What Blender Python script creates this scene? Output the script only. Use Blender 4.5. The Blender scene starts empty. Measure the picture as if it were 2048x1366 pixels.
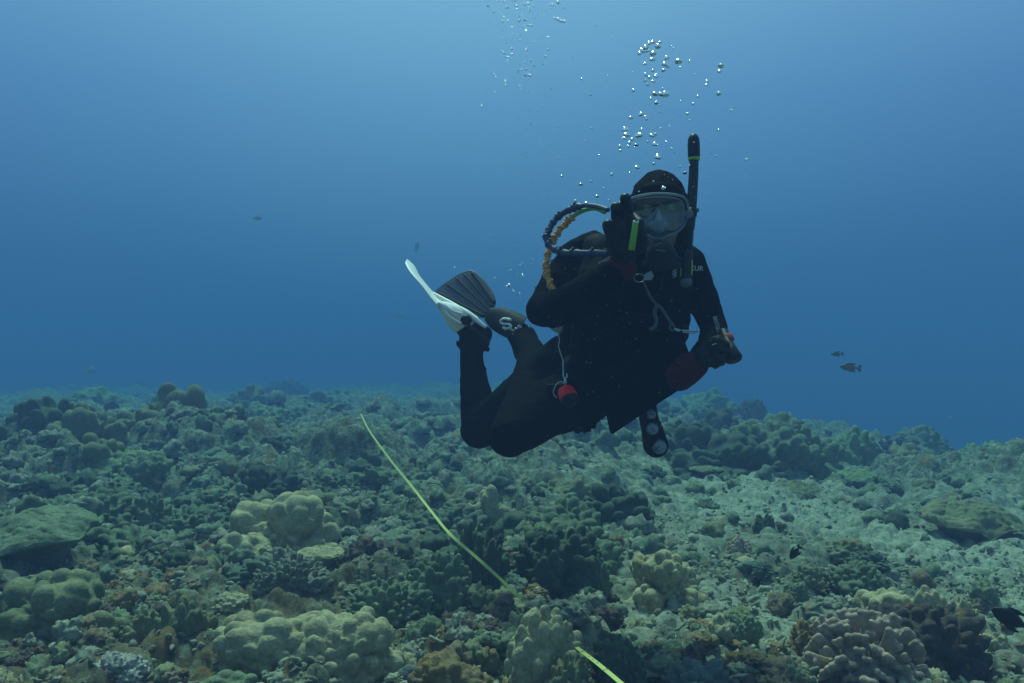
import bpy, bmesh, math, random
import numpy as np
from mathutils import Vector, Matrix, noise as mnoise

# ------------------------------------------------------------------ camera, water light, sun
S = bpy.context.scene
COL = S.collection
F = 1774.0                      # focal length in pixels of the 2048 px wide photograph
CZ = 0.92                       # camera height above the near seabed
cam_d = bpy.data.cameras.new("camera")
cam_d.sensor_width = 36.0
cam_d.lens = 36.0 * F / 2048.0
cam_d.clip_start = 0.05
cam_d.clip_end = 400.0
cam = bpy.data.objects.new("camera", cam_d)
cam.location = (0, 0, CZ)
cam.rotation_euler = (math.radians(90), 0, 0)
COL.objects.link(cam)
S.camera = cam

SUN_EL, SUN_AZ = math.radians(64), math.radians(-14)      # azimuth from +Y, negative = left
SUN_DIR = Vector((math.sin(SUN_AZ) * math.cos(SUN_EL), math.cos(SUN_AZ) * math.cos(SUN_EL), math.sin(SUN_EL)))
sl = bpy.data.lights.new("sun", 'SUN')
sl.energy = 4.2
sl.angle = math.radians(12)
sl.color = (0.72, 1.0, 0.74)
so = bpy.data.objects.new("sun", sl)
so.rotation_euler = (-SUN_DIR).to_track_quat('-Z', 'Y').to_euler()
so.location = (0, 0, 8)
COL.objects.link(so)

W = bpy.data.worlds.new("World")
S.world = W
W.use_nodes = True
nt = W.node_tree
nt.nodes.clear()
N, L = nt.nodes, nt.links
tc = N.new('ShaderNodeTexCoord')
sep = N.new('ShaderNodeSeparateXYZ')
L.new(tc.outputs['Generated'], sep.inputs[0])
mr = N.new('ShaderNodeMapRange')
mr.inputs['From Min'].default_value = -1
mr.inputs['From Max'].default_value = 1
L.new(sep.outputs['Z'], mr.inputs['Value'])
ramp = N.new('ShaderNodeValToRGB')
cr = ramp.color_ramp
stops = [(0.0, (0.005, 0.028, 0.042)), (0.42, (0.012, 0.058, 0.115)), (0.50, (0.031, 0.114, 0.262)),
         (0.56, (0.054, 0.168, 0.362)), (0.63, (0.098, 0.250, 0.500)), (0.70, (0.178, 0.380, 0.635)),
         (0.85, (0.20, 0.40, 0.51)), (1.0, (0.22, 0.37, 0.42))]
while len(cr.elements) < len(stops):
    cr.elements.new(0.5)
for e, (p, c) in zip(cr.elements, stops):
    e.position = p
    e.color = (*c, 1)
L.new(mr.outputs[0], ramp.inputs[0])
dot = N.new('ShaderNodeVectorMath'); dot.operation = 'DOT_PRODUCT'
L.new(tc.outputs['Generated'], dot.inputs[0])
gl = Vector((-0.05, 0.90, 0.44)).normalized()              # brightest water under the sun
dot.inputs[1].default_value = gl
mx = N.new('ShaderNodeMath'); mx.operation = 'MAXIMUM'; mx.inputs[1].default_value = 0
L.new(dot.outputs['Value'], mx.inputs[0])
pw = N.new('ShaderNodeMath'); pw.operation = 'POWER'; pw.inputs[1].default_value = 14
L.new(mx.outputs[0], pw.inputs[0])
glow = N.new('ShaderNodeMix'); glow.data_type = 'RGBA'; glow.blend_type = 'ADD'
glow.inputs['Factor'].default_value = 1
sc_ = N.new('ShaderNodeVectorMath'); sc_.operation = 'SCALE'
sc_.inputs[0].default_value = (0.060, 0.130, 0.100)
L.new(pw.outputs[0], sc_.inputs['Scale'])
L.new(ramp.outputs[0], glow.inputs['A'])
L.new(sc_.outputs[0], glow.inputs['B'])
bg = N.new('ShaderNodeBackground')
bg.inputs['Strength'].default_value = 1.0
L.new(glow.outputs['Result'], bg.inputs[0])
wo = N.new('ShaderNodeOutputWorld')
L.new(bg.outputs[0], wo.inputs[0])

S.view_settings.view_transform = 'Standard'
S.view_settings.look = 'None'
S.view_settings.exposure = 0.0
S.view_settings.gamma = 1.0
S.render.engine = 'CYCLES'
S.cycles.max_bounces = 6
S.cycles.diffuse_bounces = 2
S.cycles.glossy_bounces = 3
S.cycles.transmission_bounces = 5
S.cycles.transparent_max_bounces = 8
S.cycles.volume_bounces = 0
S.cycles.use_denoising = True

# ------------------------------------------------------------------ helpers
rng = np.random.default_rng(7)
random.seed(7)


def P(px, py, d):
    """the point at distance d in front of the camera seen at photo pixel (px, py)"""
    return Vector((d * (px - 1024) / F, d, CZ - d * (py - 683) / F))


def tag(o, label=None, cat=None, group=None, kind=None):
    if label: o['label'] = label
    if cat: o['category'] = cat
    if group: o['group'] = group
    if kind: o['kind'] = kind
    return o


def mesh_np(name, V, Fc, mat=None, smooth=True):
    """mesh from numpy vertices and faces (tri or quad array, or list of arrays)"""
    me = bpy.data.meshes.new(name)
    V = np.asarray(V, dtype=np.float32)
    parts = Fc if isinstance(Fc, list) else [Fc]
    parts = [np.asarray(f, dtype=np.int32) for f in parts if len(f)]
    nl = sum(f.size for f in parts)
    nf = sum(len(f) for f in parts)
    me.vertices.add(len(V))
    me.vertices.foreach_set("co", V.ravel())
    me.loops.add(nl)
    me.loops.foreach_set("vertex_index", np.concatenate([f.ravel() for f in parts]))
    me.polygons.add(nf)
    tot = np.concatenate([np.full(len(f), f.shape[1], dtype=np.int32) for f in parts])
    st = np.concatenate([[0], np.cumsum(tot)[:-1]]).astype(np.int32)
    me.polygons.foreach_set("loop_start", st)
    try:
        me.polygons.foreach_set("loop_total", tot)
    except Exception:
        pass
    me.update(calc_edges=True)
    me.validate()
    me.polygons.foreach_set("use_smooth", np.full(len(me.polygons), smooth))
    if mat: me.materials.append(mat)
    return me


def link(name, me, parent=None, loc=None):
    o = bpy.data.objects.new(name, me)
    COL.objects.link(o)
    if parent:
        o.parent = parent
        o.matrix_parent_inverse = Matrix.Translation(-parent.location)
    if loc is not None:
        o.location = loc
    return o


def obj_bm(name, bm, mat, parent=None, smooth=True):
    me = bpy.data.meshes.new(name)
    bmesh.ops.recalc_face_normals(bm, faces=bm.faces)
    bm.to_mesh(me)
    bm.free()
    for p in me.polygons: p.use_smooth = smooth
    if mat: me.materials.append(mat)
    return link(name, me, parent)


def empty(name, loc):
    o = bpy.data.objects.new(name, None)
    o.location = loc
    o.empty_display_size = 0.05
    COL.objects.link(o)
    return o


_ico = {}


def ico(n):
    if n not in _ico:
        bm = bmesh.new()
        bmesh.ops.create_icosphere(bm, subdivisions=n, radius=1)
        bm.verts.ensure_lookup_table()
        V = np.array([v.co[:] for v in bm.verts])
        Fc = np.array([[v.index for v in f.verts] for f in bm.faces])
        bm.free()
        _ico[n] = (V / np.linalg.norm(V, axis=1, keepdims=True), Fc)
    return _ico[n]


class Blob:
    """collects balls, ellipsoids and tapered limbs; fuse() grows one continuous skin over them"""

    def __init__(self):
        self.V, self.Fc, self.n = [], [], 0

    def raw(self, V, Fc):
        self.V.append(V); self.Fc.append(Fc + self.n); self.n += len(V)

    def ell(self, c, r, rot=None):
        V, Fc = ico(2)
        V = V * np.array(r if hasattr(r, '__len__') else (r, r, r))
        if rot is not None:
            V = V @ np.array(rot.to_3x3()).T
        self.raw(V + np.array(c), Fc)

    def limb(self, pts, rad, flat=None, step=0.3):
        pts = [np.array(p) for p in pts]
        for i in range(len(pts) - 1):
            a, b = pts[i], pts[i + 1]
            ln = np.linalg.norm(b - a)
            k = max(2, int(ln / (min(rad[i], rad[i + 1]) * step)) + 1)
            for j in range(k + 1):
                t = j / k
                r = rad[i] * (1 - t) + rad[i + 1] * t
                self.ell(a * (1 - t) + b * t, r if flat is None else (r * flat[0], r * flat[1], r * flat[2]))

    def fuse(self, name, mat, voxel, parent=None, smooth=6, factor=0.5):
        me = mesh_np(name, np.concatenate(self.V), np.concatenate(self.Fc), mat)
        tmp = bpy.data.objects.new("tmp", me)
        COL.objects.link(tmp)
        m = tmp.modifiers.new("r", 'REMESH'); m.mode = 'VOXEL'; m.voxel_size = voxel
        if smooth:
            s = tmp.modifiers.new("s", 'SMOOTH'); s.iterations = smooth; s.factor = factor
        dg = bpy.context.evaluated_depsgraph_get()
        out = bpy.data.meshes.new_from_object(tmp.evaluated_get(dg))
        bpy.data.objects.remove(tmp)
        out.name = name
        for p in out.polygons: p.use_smooth = True
        if not out.materials: out.materials.append(mat)
        return link(name, out, parent)


def smooth_path(pts, n=8, closed=False):
    pts = [np.array(p, dtype=float) for p in pts]
    out = []
    m = len(pts)
    rngi = range(m) if closed else range(m - 1)
    for i in rngi:
        if closed:
            p0, p1, p2, p3 = pts[(i - 1) % m], pts[i], pts[(i + 1) % m], pts[(i + 2) % m]
        else:
            p0, p1, p2, p3 = pts[max(i - 1, 0)], pts[i], pts[i + 1], pts[min(i + 2, m - 1)]
        for j in range(n):
            t = j / n
            out.append(0.5 * (2 * p1 + (p2 - p0) * t + (2 * p0 - 5 * p1 + 4 * p2 - p3) * t * t + (3 * p1 - p0 - 3 * p2 + p3) * t ** 3))
    if not closed: out.append(pts[-1])
    return np.array(out)


def tube_np(path, rad, k=10, closed=False):
    path = np.array(path, dtype=float)
    m = len(path)
    rad = np.full(m, rad) if np.isscalar(rad) else np.asarray(rad)
    if closed:
        T = np.roll(path, -1, 0) - np.roll(path, 1, 0)
    else:
        T = np.gradient(path, axis=0)
    T /= np.linalg.norm(T, axis=1, keepdims=True) + 1e-9
    u = np.cross(T[0], [0.3, 0.5, 0.8]); u /= np.linalg.norm(u)
    V = []
    a = np.arange(k) * 2 * math.pi / k
    for i in range(m):
        u = u - T[i] * u.dot(T[i]); u /= np.linalg.norm(u)
        w = np.cross(T[i], u)
        V.append(path[i] + rad[i] * (np.cos(a)[:, None] * u + np.sin(a)[:, None] * w))
    V = np.concatenate(V)
    Q = []
    for i in range(m if closed else m - 1):
        i2 = (i + 1) % m
        for j in range(k):
            Q.append((i * k + j, i * k + (j + 1) % k, i2 * k + (j + 1) % k, i2 * k + j))
    Q = np.array(Q)
    tri = np.zeros((0, 3), int)
    if not closed:
        V = np.concatenate([V, [path[0], path[-1]]])
        c0, c1 = m * k, m * k + 1
        tri = np.array([(c0, (j + 1) % k, j) for j in range(k)] + [(c1, (m - 1) * k + j, (m - 1) * k + (j + 1) % k) for j in range(k)])
    return V, Q, tri


def tube(name, path, rad, mat, parent=None, k=10, closed=False):
    V, Q, T = tube_np(path, rad, k, closed)
    return link(name, mesh_np(name, V, [Q, T], mat), parent)


def prism(name, poly, thick, mat, parent=None, bevel=0.0, smooth=False):
    """a slab from a planar 3-D outline; thick is a vector"""
    bm = bmesh.new()
    t = Vector(thick)
    a = [bm.verts.new(Vector(p)) for p in poly]
    b = [bm.verts.new(Vector(p) + t) for p in poly]
    n = len(a)
    bm.faces.new(a); bm.faces.new(b[::-1])
    for i in range(n):
        bm.faces.new((a[i], b[i], b[(i + 1) % n], a[(i + 1) % n]))
    if bevel:
        bmesh.ops.bevel(bm, geom=[e for e in bm.edges], offset=bevel, segments=2, profile=0.5, affect='EDGES')
    return obj_bm(name, bm, mat, parent, smooth)


def lathe(name, p0, p1, prof, mat, parent=None, k=24):
    """surface of revolution about p0->p1; prof = (t along the axis, radius)"""
    path = [np.array(p0) * (1 - t) + np.array(p1) * t for t, r in prof]
    ax = np.array(p1) - np.array(p0); ax /= np.linalg.norm(ax)
    u = np.cross(ax, [0.31, 0.52, 0.79]); u /= np.linalg.norm(u); w = np.cross(ax, u)
    a = np.arange(k) * 2 * math.pi / k
    V = np.concatenate([p + r * (np.cos(a)[:, None] * u + np.sin(a)[:, None] * w) for p, (t, r) in zip(path, prof)])
    m = len(prof)
    Q = np.array([(i * k + j, i * k + (j + 1) % k, (i + 1) * k + (j + 1) % k, (i + 1) * k + j) for i in range(m - 1) for j in range(k)])
    V = np.concatenate([V, [path[0], path[-1]]])
    T = np.array([(m * k, (j + 1) % k, j) for j in range(k)] + [(m * k + 1, (m - 1) * k + j, (m - 1) * k + (j + 1) % k) for j in range(k)])
    return link(name, mesh_np(name, V, [Q, T], mat), parent)


# ------------------------------------------------------------------ materials
def mat_basic(name, col, rough=0.6, spec=0.4, metal=0.0, trans=0.0, ior=1.45, bump=0.0, bscale=60, var=0.0, vscale=12):
    m = bpy.data.materials.new(name)
    m.use_nodes = True
    n, l = m.node_tree.nodes, m.node_tree.links
    b = n['Principled BSDF']
    b.inputs['Base Color'].default_value = (*col, 1)
    b.inputs['Roughness'].default_value = rough
    b.inputs['Specular IOR Level'].default_value = spec
    b.inputs['Metallic'].default_value = metal
    b.inputs['Transmission Weight'].default_value = trans
    b.inputs['IOR'].default_value = ior
    t = n.new('ShaderNodeTexCoord')
    if var:
        nz = n.new('ShaderNodeTexNoise'); nz.inputs['Scale'].default_value = vscale; nz.inputs['Detail'].default_value = 5
        l.new(t.outputs['Object'], nz.inputs['Vector'])
        r = n.new('ShaderNodeValToRGB')
        r.color_ramp.elements[0].position = 0.3; r.color_ramp.elements[1].position = 0.7
        r.color_ramp.elements[0].color = (*[c * (1 - var) for c in col], 1)
        r.color_ramp.elements[1].color = (*[min(1, c * (1 + var)) for c in col], 1)
        l.new(nz.outputs[0], r.inputs[0]); l.new(r.outputs[0], b.inputs['Base Color'])
    if bump:
        nz = n.new('ShaderNodeTexNoise'); nz.inputs['Scale'].default_value = bscale; nz.inputs['Detail'].default_value = 4
        l.new(t.outputs['Object'], nz.inputs['Vector'])
        bp = n.new('ShaderNodeBump'); bp.inputs['Strength'].default_value = bump; bp.inputs['Distance'].default_value = 0.01
        l.new(nz.outputs[0], bp.inputs['Height']); l.new(bp.outputs[0], b.inputs['Normal'])
    return m


def mat_coral(name, col, alt=None, patch=None, pscale=9, bump=0.6, bscale=130):
    """living coral: base colour, slow variation to alt, small patches of a dead or algae colour, polyp-fine bump"""
    m = bpy.data.materials.new(name)
    m.use_nodes = True
    n, l = m.node_tree.nodes, m.node_tree.links
    b = n['Principled BSDF']
    b.inputs['Roughness'].default_value = 0.9
    b.inputs['Specular IOR Level'].default_value = 0.15
    t = n.new('ShaderNodeTexCoord')
    oi = n.new('ShaderNodeObjectInfo')
    add = n.new('ShaderNodeVectorMath'); add.operation = 'ADD'
    l.new(t.outputs['Object'], add.inputs[0]); l.new(oi.outputs['Location'], add.inputs[1])
    alt = alt or tuple(c * 0.65 for c in col)
    nz = n.new('ShaderNodeTexNoise'); nz.inputs['Scale'].default_value = pscale; nz.inputs['Detail'].default_value = 6; nz.inputs['Roughness'].default_value = 0.65
    l.new(add.outputs[0], nz.inputs['Vector'])
    r = n.new('ShaderNodeValToRGB')
    r.color_ramp.elements[0].position = 0.36; r.color_ramp.elements[1].position = 0.66
    r.color_ramp.elements[0].color = (*alt, 1); r.color_ramp.elements[1].color = (*col, 1)
    l.new(nz.outputs[0], r.inputs[0])
    src = r.outputs[0]
    if patch:
        n2 = n.new('ShaderNodeTexNoise'); n2.inputs['Scale'].default_value = pscale * 1.7; n2.inputs['Detail'].default_value = 8; n2.inputs['Roughness'].default_value = 0.7
        sh = n.new('ShaderNodeVectorMath'); sh.operation = 'ADD'; sh.inputs[1].default_value = (3.1, 7.7, 1.3)
        l.new(add.outputs[0], sh.inputs[0]); l.new(sh.outputs[0], n2.inputs['Vector'])
        r2 = n.new('ShaderNodeValToRGB')
        r2.color_ramp.elements[0].position = 0.56; r2.color_ramp.elements[1].position = 0.66
        l.new(n2.outputs[0], r2.inputs[0])
        mxn = n.new('ShaderNodeMix'); mxn.data_type = 'RGBA'
        l.new(r2.outputs[0], mxn.inputs['Factor']); l.new(src, mxn.inputs['A'])
        mxn.inputs['B'].default_value = (*patch, 1)
        src = mxn.outputs['Result']
    # fine polyp speckle in the colour
    sp = n.new('ShaderNodeTexNoise'); sp.inputs['Scale'].default_value = 90; sp.inputs['Detail'].default_value = 3
    l.new(add.outputs[0], sp.inputs['Vector'])
    spr = n.new('ShaderNodeMapRange'); spr.inputs['From Min'].default_value = 0.3; spr.inputs['From Max'].default_value = 0.7
    spr.inputs['To Min'].default_value = 0.78; spr.inputs['To Max'].default_value = 1.22
    l.new(sp.outputs[0], spr.inputs['Value'])
    ml = n.new('ShaderNodeVectorMath'); ml.operation = 'SCALE'
    l.new(src, ml.inputs[0]); l.new(spr.outputs[0], ml.inputs['Scale'])
    l.new(ml.outputs[0], b.inputs['Base Color'])
    nb = n.new('ShaderNodeTexNoise'); nb.inputs['Scale'].default_value = bscale; nb.inputs['Detail'].default_value = 4
    l.new(add.outputs[0], nb.inputs['Vector'])
    bp = n.new('ShaderNodeBump'); bp.inputs['Strength'].default_value = bump; bp.inputs['Distance'].default_value = 0.006
    l.new(nb.outputs[0], bp.inputs['Height']); l.new(bp.outputs[0], b.inputs['Normal'])
    return m


def mat_seabed(name, bumpd=0.02):
    m = bpy.data.materials.new(name)
    m.use_nodes = True
    n, l = m.node_tree.nodes, m.node_tree.links
    b = n['Principled BSDF']
    b.inputs['Roughness'].default_value = 0.95
    b.inputs['Specular IOR Level'].default_value = 0.1
    g = n.new('ShaderNodeNewGeometry')

    def noise(scale, det=6, rough=0.6, off=0.0):
        a = n.new('ShaderNodeVectorMath'); a.operation = 'ADD'; a.inputs[1].default_value = (off, off * 1.7, off * 0.3)
        l.new(g.outputs['Position'], a.inputs[0])
        z = n.new('ShaderNodeTexNoise'); z.inputs['Scale'].default_value = scale; z.inputs['Detail'].default_value = det; z.inputs['Roughness'].default_value = rough
        l.new(a.outputs[0], z.inputs['Vector'])
        return z.outputs[0]

    def rampf(src, a, c):
        r = n.new('ShaderNodeValToRGB')
        r.color_ramp.elements[0].position = a; r.color_ramp.elements[1].position = c
        l.new(src, r.inputs[0]); return r.outputs[0]

    def mix(f, A, B):
        x = n.new('ShaderNodeMix'); x.data_type = 'RGBA'
        l.new(f, x.inputs['Factor'])
        for s, v in (('A', A), ('B', B)):
            if isinstance(v, tuple): x.inputs[s].default_value = (*v, 1)
            else: l.new(v, x.inputs[s])
        return x.outputs['Result']

    c = mix(rampf(noise(22, 8, 0.75), 0.40, 0.62), (0.055, 0.070, 0.048), (0.28, 0.33, 0.235))
    c = mix(rampf(noise(5, 6, 0.7, 5.0), 0.52, 0.62), c, (0.10, 0.105, 0.065))
    c = mix(rampf(noise(3.3, 7, 0.72, 11.0), 0.585, 0.65), c, (0.21, 0.125, 0.035))       # ochre algae turf
    c = mix(rampf(noise(6.0, 8, 0.8, 23.0), 0.60, 0.68), c, (0.075, 0.045, 0.045))        # maroon turf
    c = mix(rampf(noise(9.0, 6, 0.7, 31.0), 0.62, 0.68), c, (0.20, 0.18, 0.18))          # pinkish crust
    c = mix(rampf(noise(60, 4, 0.8, 41.0), 0.55, 0.75), c, (0.40, 0.42, 0.33))
    if bumpd > 0.015:
        tu = n.new('ShaderNodeAttribute'); tu.attribute_name = "turf"
        tm = n.new('ShaderNodeMath'); tm.operation = 'MULTIPLY'
        l.new(tu.outputs['Fac'], tm.inputs[0]); l.new(rampf(noise(14, 8, 0.8, 61.0), 0.40, 0.60), tm.inputs[1])
        c = mix(tm.outputs[0], c, mix(rampf(noise(7, 7, 0.75, 71.0), 0.40, 0.62), (0.10, 0.075, 0.055), (0.24, 0.15, 0.055)))
        sa = n.new('ShaderNodeAttribute'); sa.attribute_name = "sand"
        sm = n.new('ShaderNodeMath'); sm.operation = 'MULTIPLY'
        l.new(sa.outputs['Fac'], sm.inputs[0]); l.new(rampf(noise(30, 6, 0.75, 51.0), 0.36, 0.56), sm.inputs[1])
        c = mix(sm.outputs[0], c, (0.37, 0.41, 0.32))
    l.new(c, b.inputs['Base Color'])
    bp = n.new('ShaderNodeBump'); bp.inputs['Strength'].default_value = 0.9; bp.inputs['Distance'].default_value = bumpd
    l.new(noise(48, 8, 0.75, 3.0), bp.inputs['Height']); l.new(bp.outputs[0], b.inputs['Normal'])
    return m


M_sea = mat_seabed("reef_rubble")
M_rub = mat_basic("loose_rubble", (0.24, 0.26, 0.19), 0.95, 0.1, bump=0.8, bscale=70, var=0.55, vscale=4)
M_neo = mat_basic("black_neoprene", (0.0013, 0.0014, 0.0018), 0.85, 0.03, bump=0.15, bscale=90)
M_vest = mat_basic("black_nylon", (0.0018, 0.0018, 0.0024), 0.75, 0.08, bump=0.25, bscale=220)
M_rub_b = mat_basic("black_rubber", (0.005, 0.006, 0.007), 0.5, 0.25)
M_snork = mat_basic("snorkel_plastic", (0.006, 0.007, 0.012), 0.45, 0.3)
M_finb = mat_basic("dark_fin_rubber", (0.055, 0.075, 0.115), 0.6, 0.4, bump=0.2, bscale=70, var=0.25, vscale=20)
M_finp = mat_basic("fin_pocket_rubber", (0.014, 0.016, 0.021), 0.7, 0.2, bump=0.2, bscale=70)
M_finw = mat_basic("white_fin_plastic", (0.80, 0.82, 0.80), 0.45, 0.4, var=0.06, vscale=10)
M_red = mat_basic("red_cuff", (0.065, 0.004, 0.012), 0.8, 0.2, bump=0.2, bscale=150)
M_reel = mat_basic("red_plastic", (0.90, 0.012, 0.010), 0.45, 0.3)
M_redd = mat_basic("dull_red_plastic", (0.42, 0.06, 0.055), 0.55, 0.3)
M_orange = mat_basic("orange_cord", (1.0, 0.40, 0.10), 0.8, 0.2, var=0.3, vscale=60)
M_navy = mat_basic("navy_hose", (0.035, 0.045, 0.10), 0.5, 0.4, var=0.3, vscale=50)
M_lime = mat_basic("lime_plastic", (0.20, 0.42, 0.035), 0.4, 0.4)
M_cord = mat_basic("yellow_green_cord", (0.45, 0.60, 0.05), 0.7, 0.2)
M_steel = mat_basic("steel", (0.45, 0.47, 0.5), 0.3, 0.5, metal=0.8)
M_grey = mat_basic("grey_webbing", (0.09, 0.11, 0.13), 0.7, 0.3)
M_pale = mat_basic("pale_plastic", (0.42, 0.47, 0.54), 0.6, 0.3)
M_tank = mat_basic("tank_paint", (0.32, 0.34, 0.30), 0.5, 0.4, var=0.15, vscale=8)
M_nose = mat_basic("milky_silicone", (0.23, 0.27, 0.33), 0.5, 0.3, trans=0.3, ior=1.15)
M_dial = mat_basic("gauge_dial", (0.24, 0.28, 0.33), 0.5, 0.3)
M_print = mat_basic("white_print", (0.62, 0.66, 0.68), 0.7, 0.2)
M_ink = mat_basic("black_ink", (0.01, 0.01, 0.01), 0.7, 0.2)
M_skin = mat_basic("skin", (0.20, 0.15, 0.12), 0.6, 0.3, var=0.12, vscale=30)
M_eye = mat_basic("eye_white", (0.6, 0.6, 0.58), 0.3, 0.5)
M_sil = mat_basic("mask_silicone", (0.50, 0.56, 0.66), 0.3, 0.4, trans=0.72, ior=1.15)
M_tape = mat_basic("yellow_tape", (0.42, 0.47, 0.13), 0.5, 0.3)
M_fish = mat_basic("dark_fish", (0.012, 0.014, 0.018), 0.5, 0.4, var=0.3, vscale=30)
M_fishg = mat_basic("grey_fish", (0.10, 0.10, 0.09), 0.5, 0.4, var=0.35, vscale=25)
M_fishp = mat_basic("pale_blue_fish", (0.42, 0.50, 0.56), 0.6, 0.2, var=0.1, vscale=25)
M_bub = mat_basic("air_bubble", (1, 1, 1), 0.03, 0.5, trans=1.0, ior=0.75)


def mat_lens():
    m = bpy.data.materials.new("mask_lens"); m.use_nodes = True
    n, l = m.node_tree.nodes, m.node_tree.links
    n.clear()
    tr = n.new('ShaderNodeBsdfTransparent'); tr.inputs[0].default_value = (0.62, 0.70, 0.68, 1)
    gl_ = n.new('ShaderNodeBsdfGlossy'); gl_.inputs['Roughness'].default_value = 0.08
    mx_ = n.new('ShaderNodeMixShader'); mx_.inputs[0].default_value = 0.07
    o = n.new('ShaderNodeOutputMaterial')
    l.new(tr.outputs[0], mx_.inputs[1]); l.new(gl_.outputs[0], mx_.inputs[2]); l.new(mx_.outputs[0], o.inputs[0])
    return m


M_lens = mat_lens()

# ------------------------------------------------------------------ seabed relief
EDGE = [(-180, 40, 785), (-60, 88, 776), (-30, 88, 774), (-13.4, 84, 771), (-4, 70, 774), (3, 48, 785), (10.1, 28, 803),
        (18, 18.5, 850), (23.6, 15.0, 882), (30, 12.0, 922), (45, 9.5, 955), (70, 9, 930), (180, 40, 785)]
E_t = np.radians([e[0] for e in EDGE]); E_d = np.array([e[1] for e in EDGE], float); E_y = np.array([e[2] for e in EDGE], float)


def _h(ix, iy, s):
    n = (ix * 374761393 + iy * 668265263 + s * 1274126177) & 0xffffffff
    n = ((n ^ (n >> 13)) * 1274126177) & 0xffffffff
    n = n ^ (n >> 16)
    n = (n * 2246822519) & 0xffffffff
    return ((n ^ (n >> 15)) & 0xffff) / 65535.0


def vnoise(x, y, s):
    ix, iy = np.floor(x).astype(np.int64), np.floor(y).astype(np.int64)
    fx, fy = x - ix, y - iy
    ux, uy = fx * fx * (3 - 2 * fx), fy * fy * (3 - 2 * fy)
    a, b = _h(ix, iy, s), _h(ix + 1, iy, s)
    c, d = _h(ix, iy + 1, s), _h(ix + 1, iy + 1, s)
    return (a * (1 - ux) + b * ux) * (1 - uy) + (c * (1 - ux) + d * ux) * uy - 0.5


def fbm(x, y, sc, o, s):
    v, a = 0, 1.0
    for i in range(o):
        v = v + a * vnoise(x / sc, y / sc, s + i * 17)
        sc, a = sc * 0.5, a * 0.5
    return v


def caps(x, y, cell, s, keep=0.7, hmax=0.8):
    """rounded lumps of about one cell"""
    ix, iy = np.floor(x / cell).astype(np.int64), np.floor(y / cell).astype(np.int64)
    best = np.zeros_like(x)
    for dx in (-1, 0, 1):
        for dy in (-1, 0, 1):
            jx, jy = ix + dx, iy + dy
            cx = (jx + 0.15 + 0.7 * _h(jx, jy, s)) * cell
            cy = (jy + 0.15 + 0.7 * _h(jx, jy, s + 1)) * cell
            R = cell * (0.34 + 0.42 * _h(jx, jy, s + 2))
            on = _h(jx, jy, s + 3) < keep
            q = 1 - ((x - cx) ** 2 + (y - cy) ** 2) / (R * R)
            hgt = R * hmax * (0.35 + 0.65 * _h(jx, jy, s + 4)) * np.sqrt(np.maximum(q, 0)) * on
            best = np.maximum(best, hgt)
    return best


def sstep(a, b, x):
    t = np.clip((x - a) / (b - a), 0, 1)
    return t * t * (3 - 2 * t)


def H_base(x, y):
    x = np.asarray(x, float); y = np.asarray(y, float)
    r = np.hypot(x, y); th = np.arctan2(x, y)
    D = np.interp(th, E_t, E_d); ye = np.interp(th, E_t, E_y)
    ze = CZ - (ye - 683) / F * D * np.cos(np.clip(th, -1, 1)) - 0.10 - 0.003 * D
    z = ze * np.clip(r / D, 0, 1) ** 1.1
    z = z - np.clip(r - D, 0, 9) * 0.8
    flat = sstep(-0.02, 0.16, th) * sstep(2.2, 3.2, r) * (1 - sstep(6.5, 9, r))      # the rubble flat to the right
    amp = (0.05 + 0.10 * sstep(3, 10, r)) * (1 - 0.7 * flat)
    z = z + amp * fbm(x, y, 1.6, 3, 3) * 1.6 + 0.9 * sstep(14, 60, r) * fbm(x, y, 9.0, 2, 4)
    return z, flat, r


def H(x, y):
    z, flat, r = H_base(x, y)
    k = 1 - 0.65 * flat
    z = z + k * 0.9 * caps(x, y, 1.05, 40, 0.55, 0.6) * sstep(3.6, 6, r)
    z = z + k * caps(x + 0.1 * fbm(x, y, 0.3, 2, 8), y, 0.42, 50, 0.75, 0.75) * (0.3 + 0.7 * sstep(3, 6, r))
    z = z + (1 - 0.3 * flat) * caps(x + 0.05 * fbm(x, y, 0.2, 2, 9), y, 0.17, 60, 0.75, 0.85)
    z = z + caps(x, y, 0.07, 70, 0.75, 0.8) * (1 - sstep(9, 16, r))
    z = z + 0.05 * fbm(x, y, 0.12, 4, 80) * (0.35 + 0.65 * (1 - flat))
    return z


def ground_hit(px, py, dmax=95):
    d = np.geomspace(1.0, dmax, 500)
    x = d * (px - 1024) / F; z = CZ - d * (py - 683) / F
    hz = H_base(x, d)[0] + 0.075
    k = np.nonzero(z <= hz)[0]
    i = k[0] if len(k) else len(d) - 1
    return float(x[i]), float(d[i]), float(hz[i])


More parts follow.
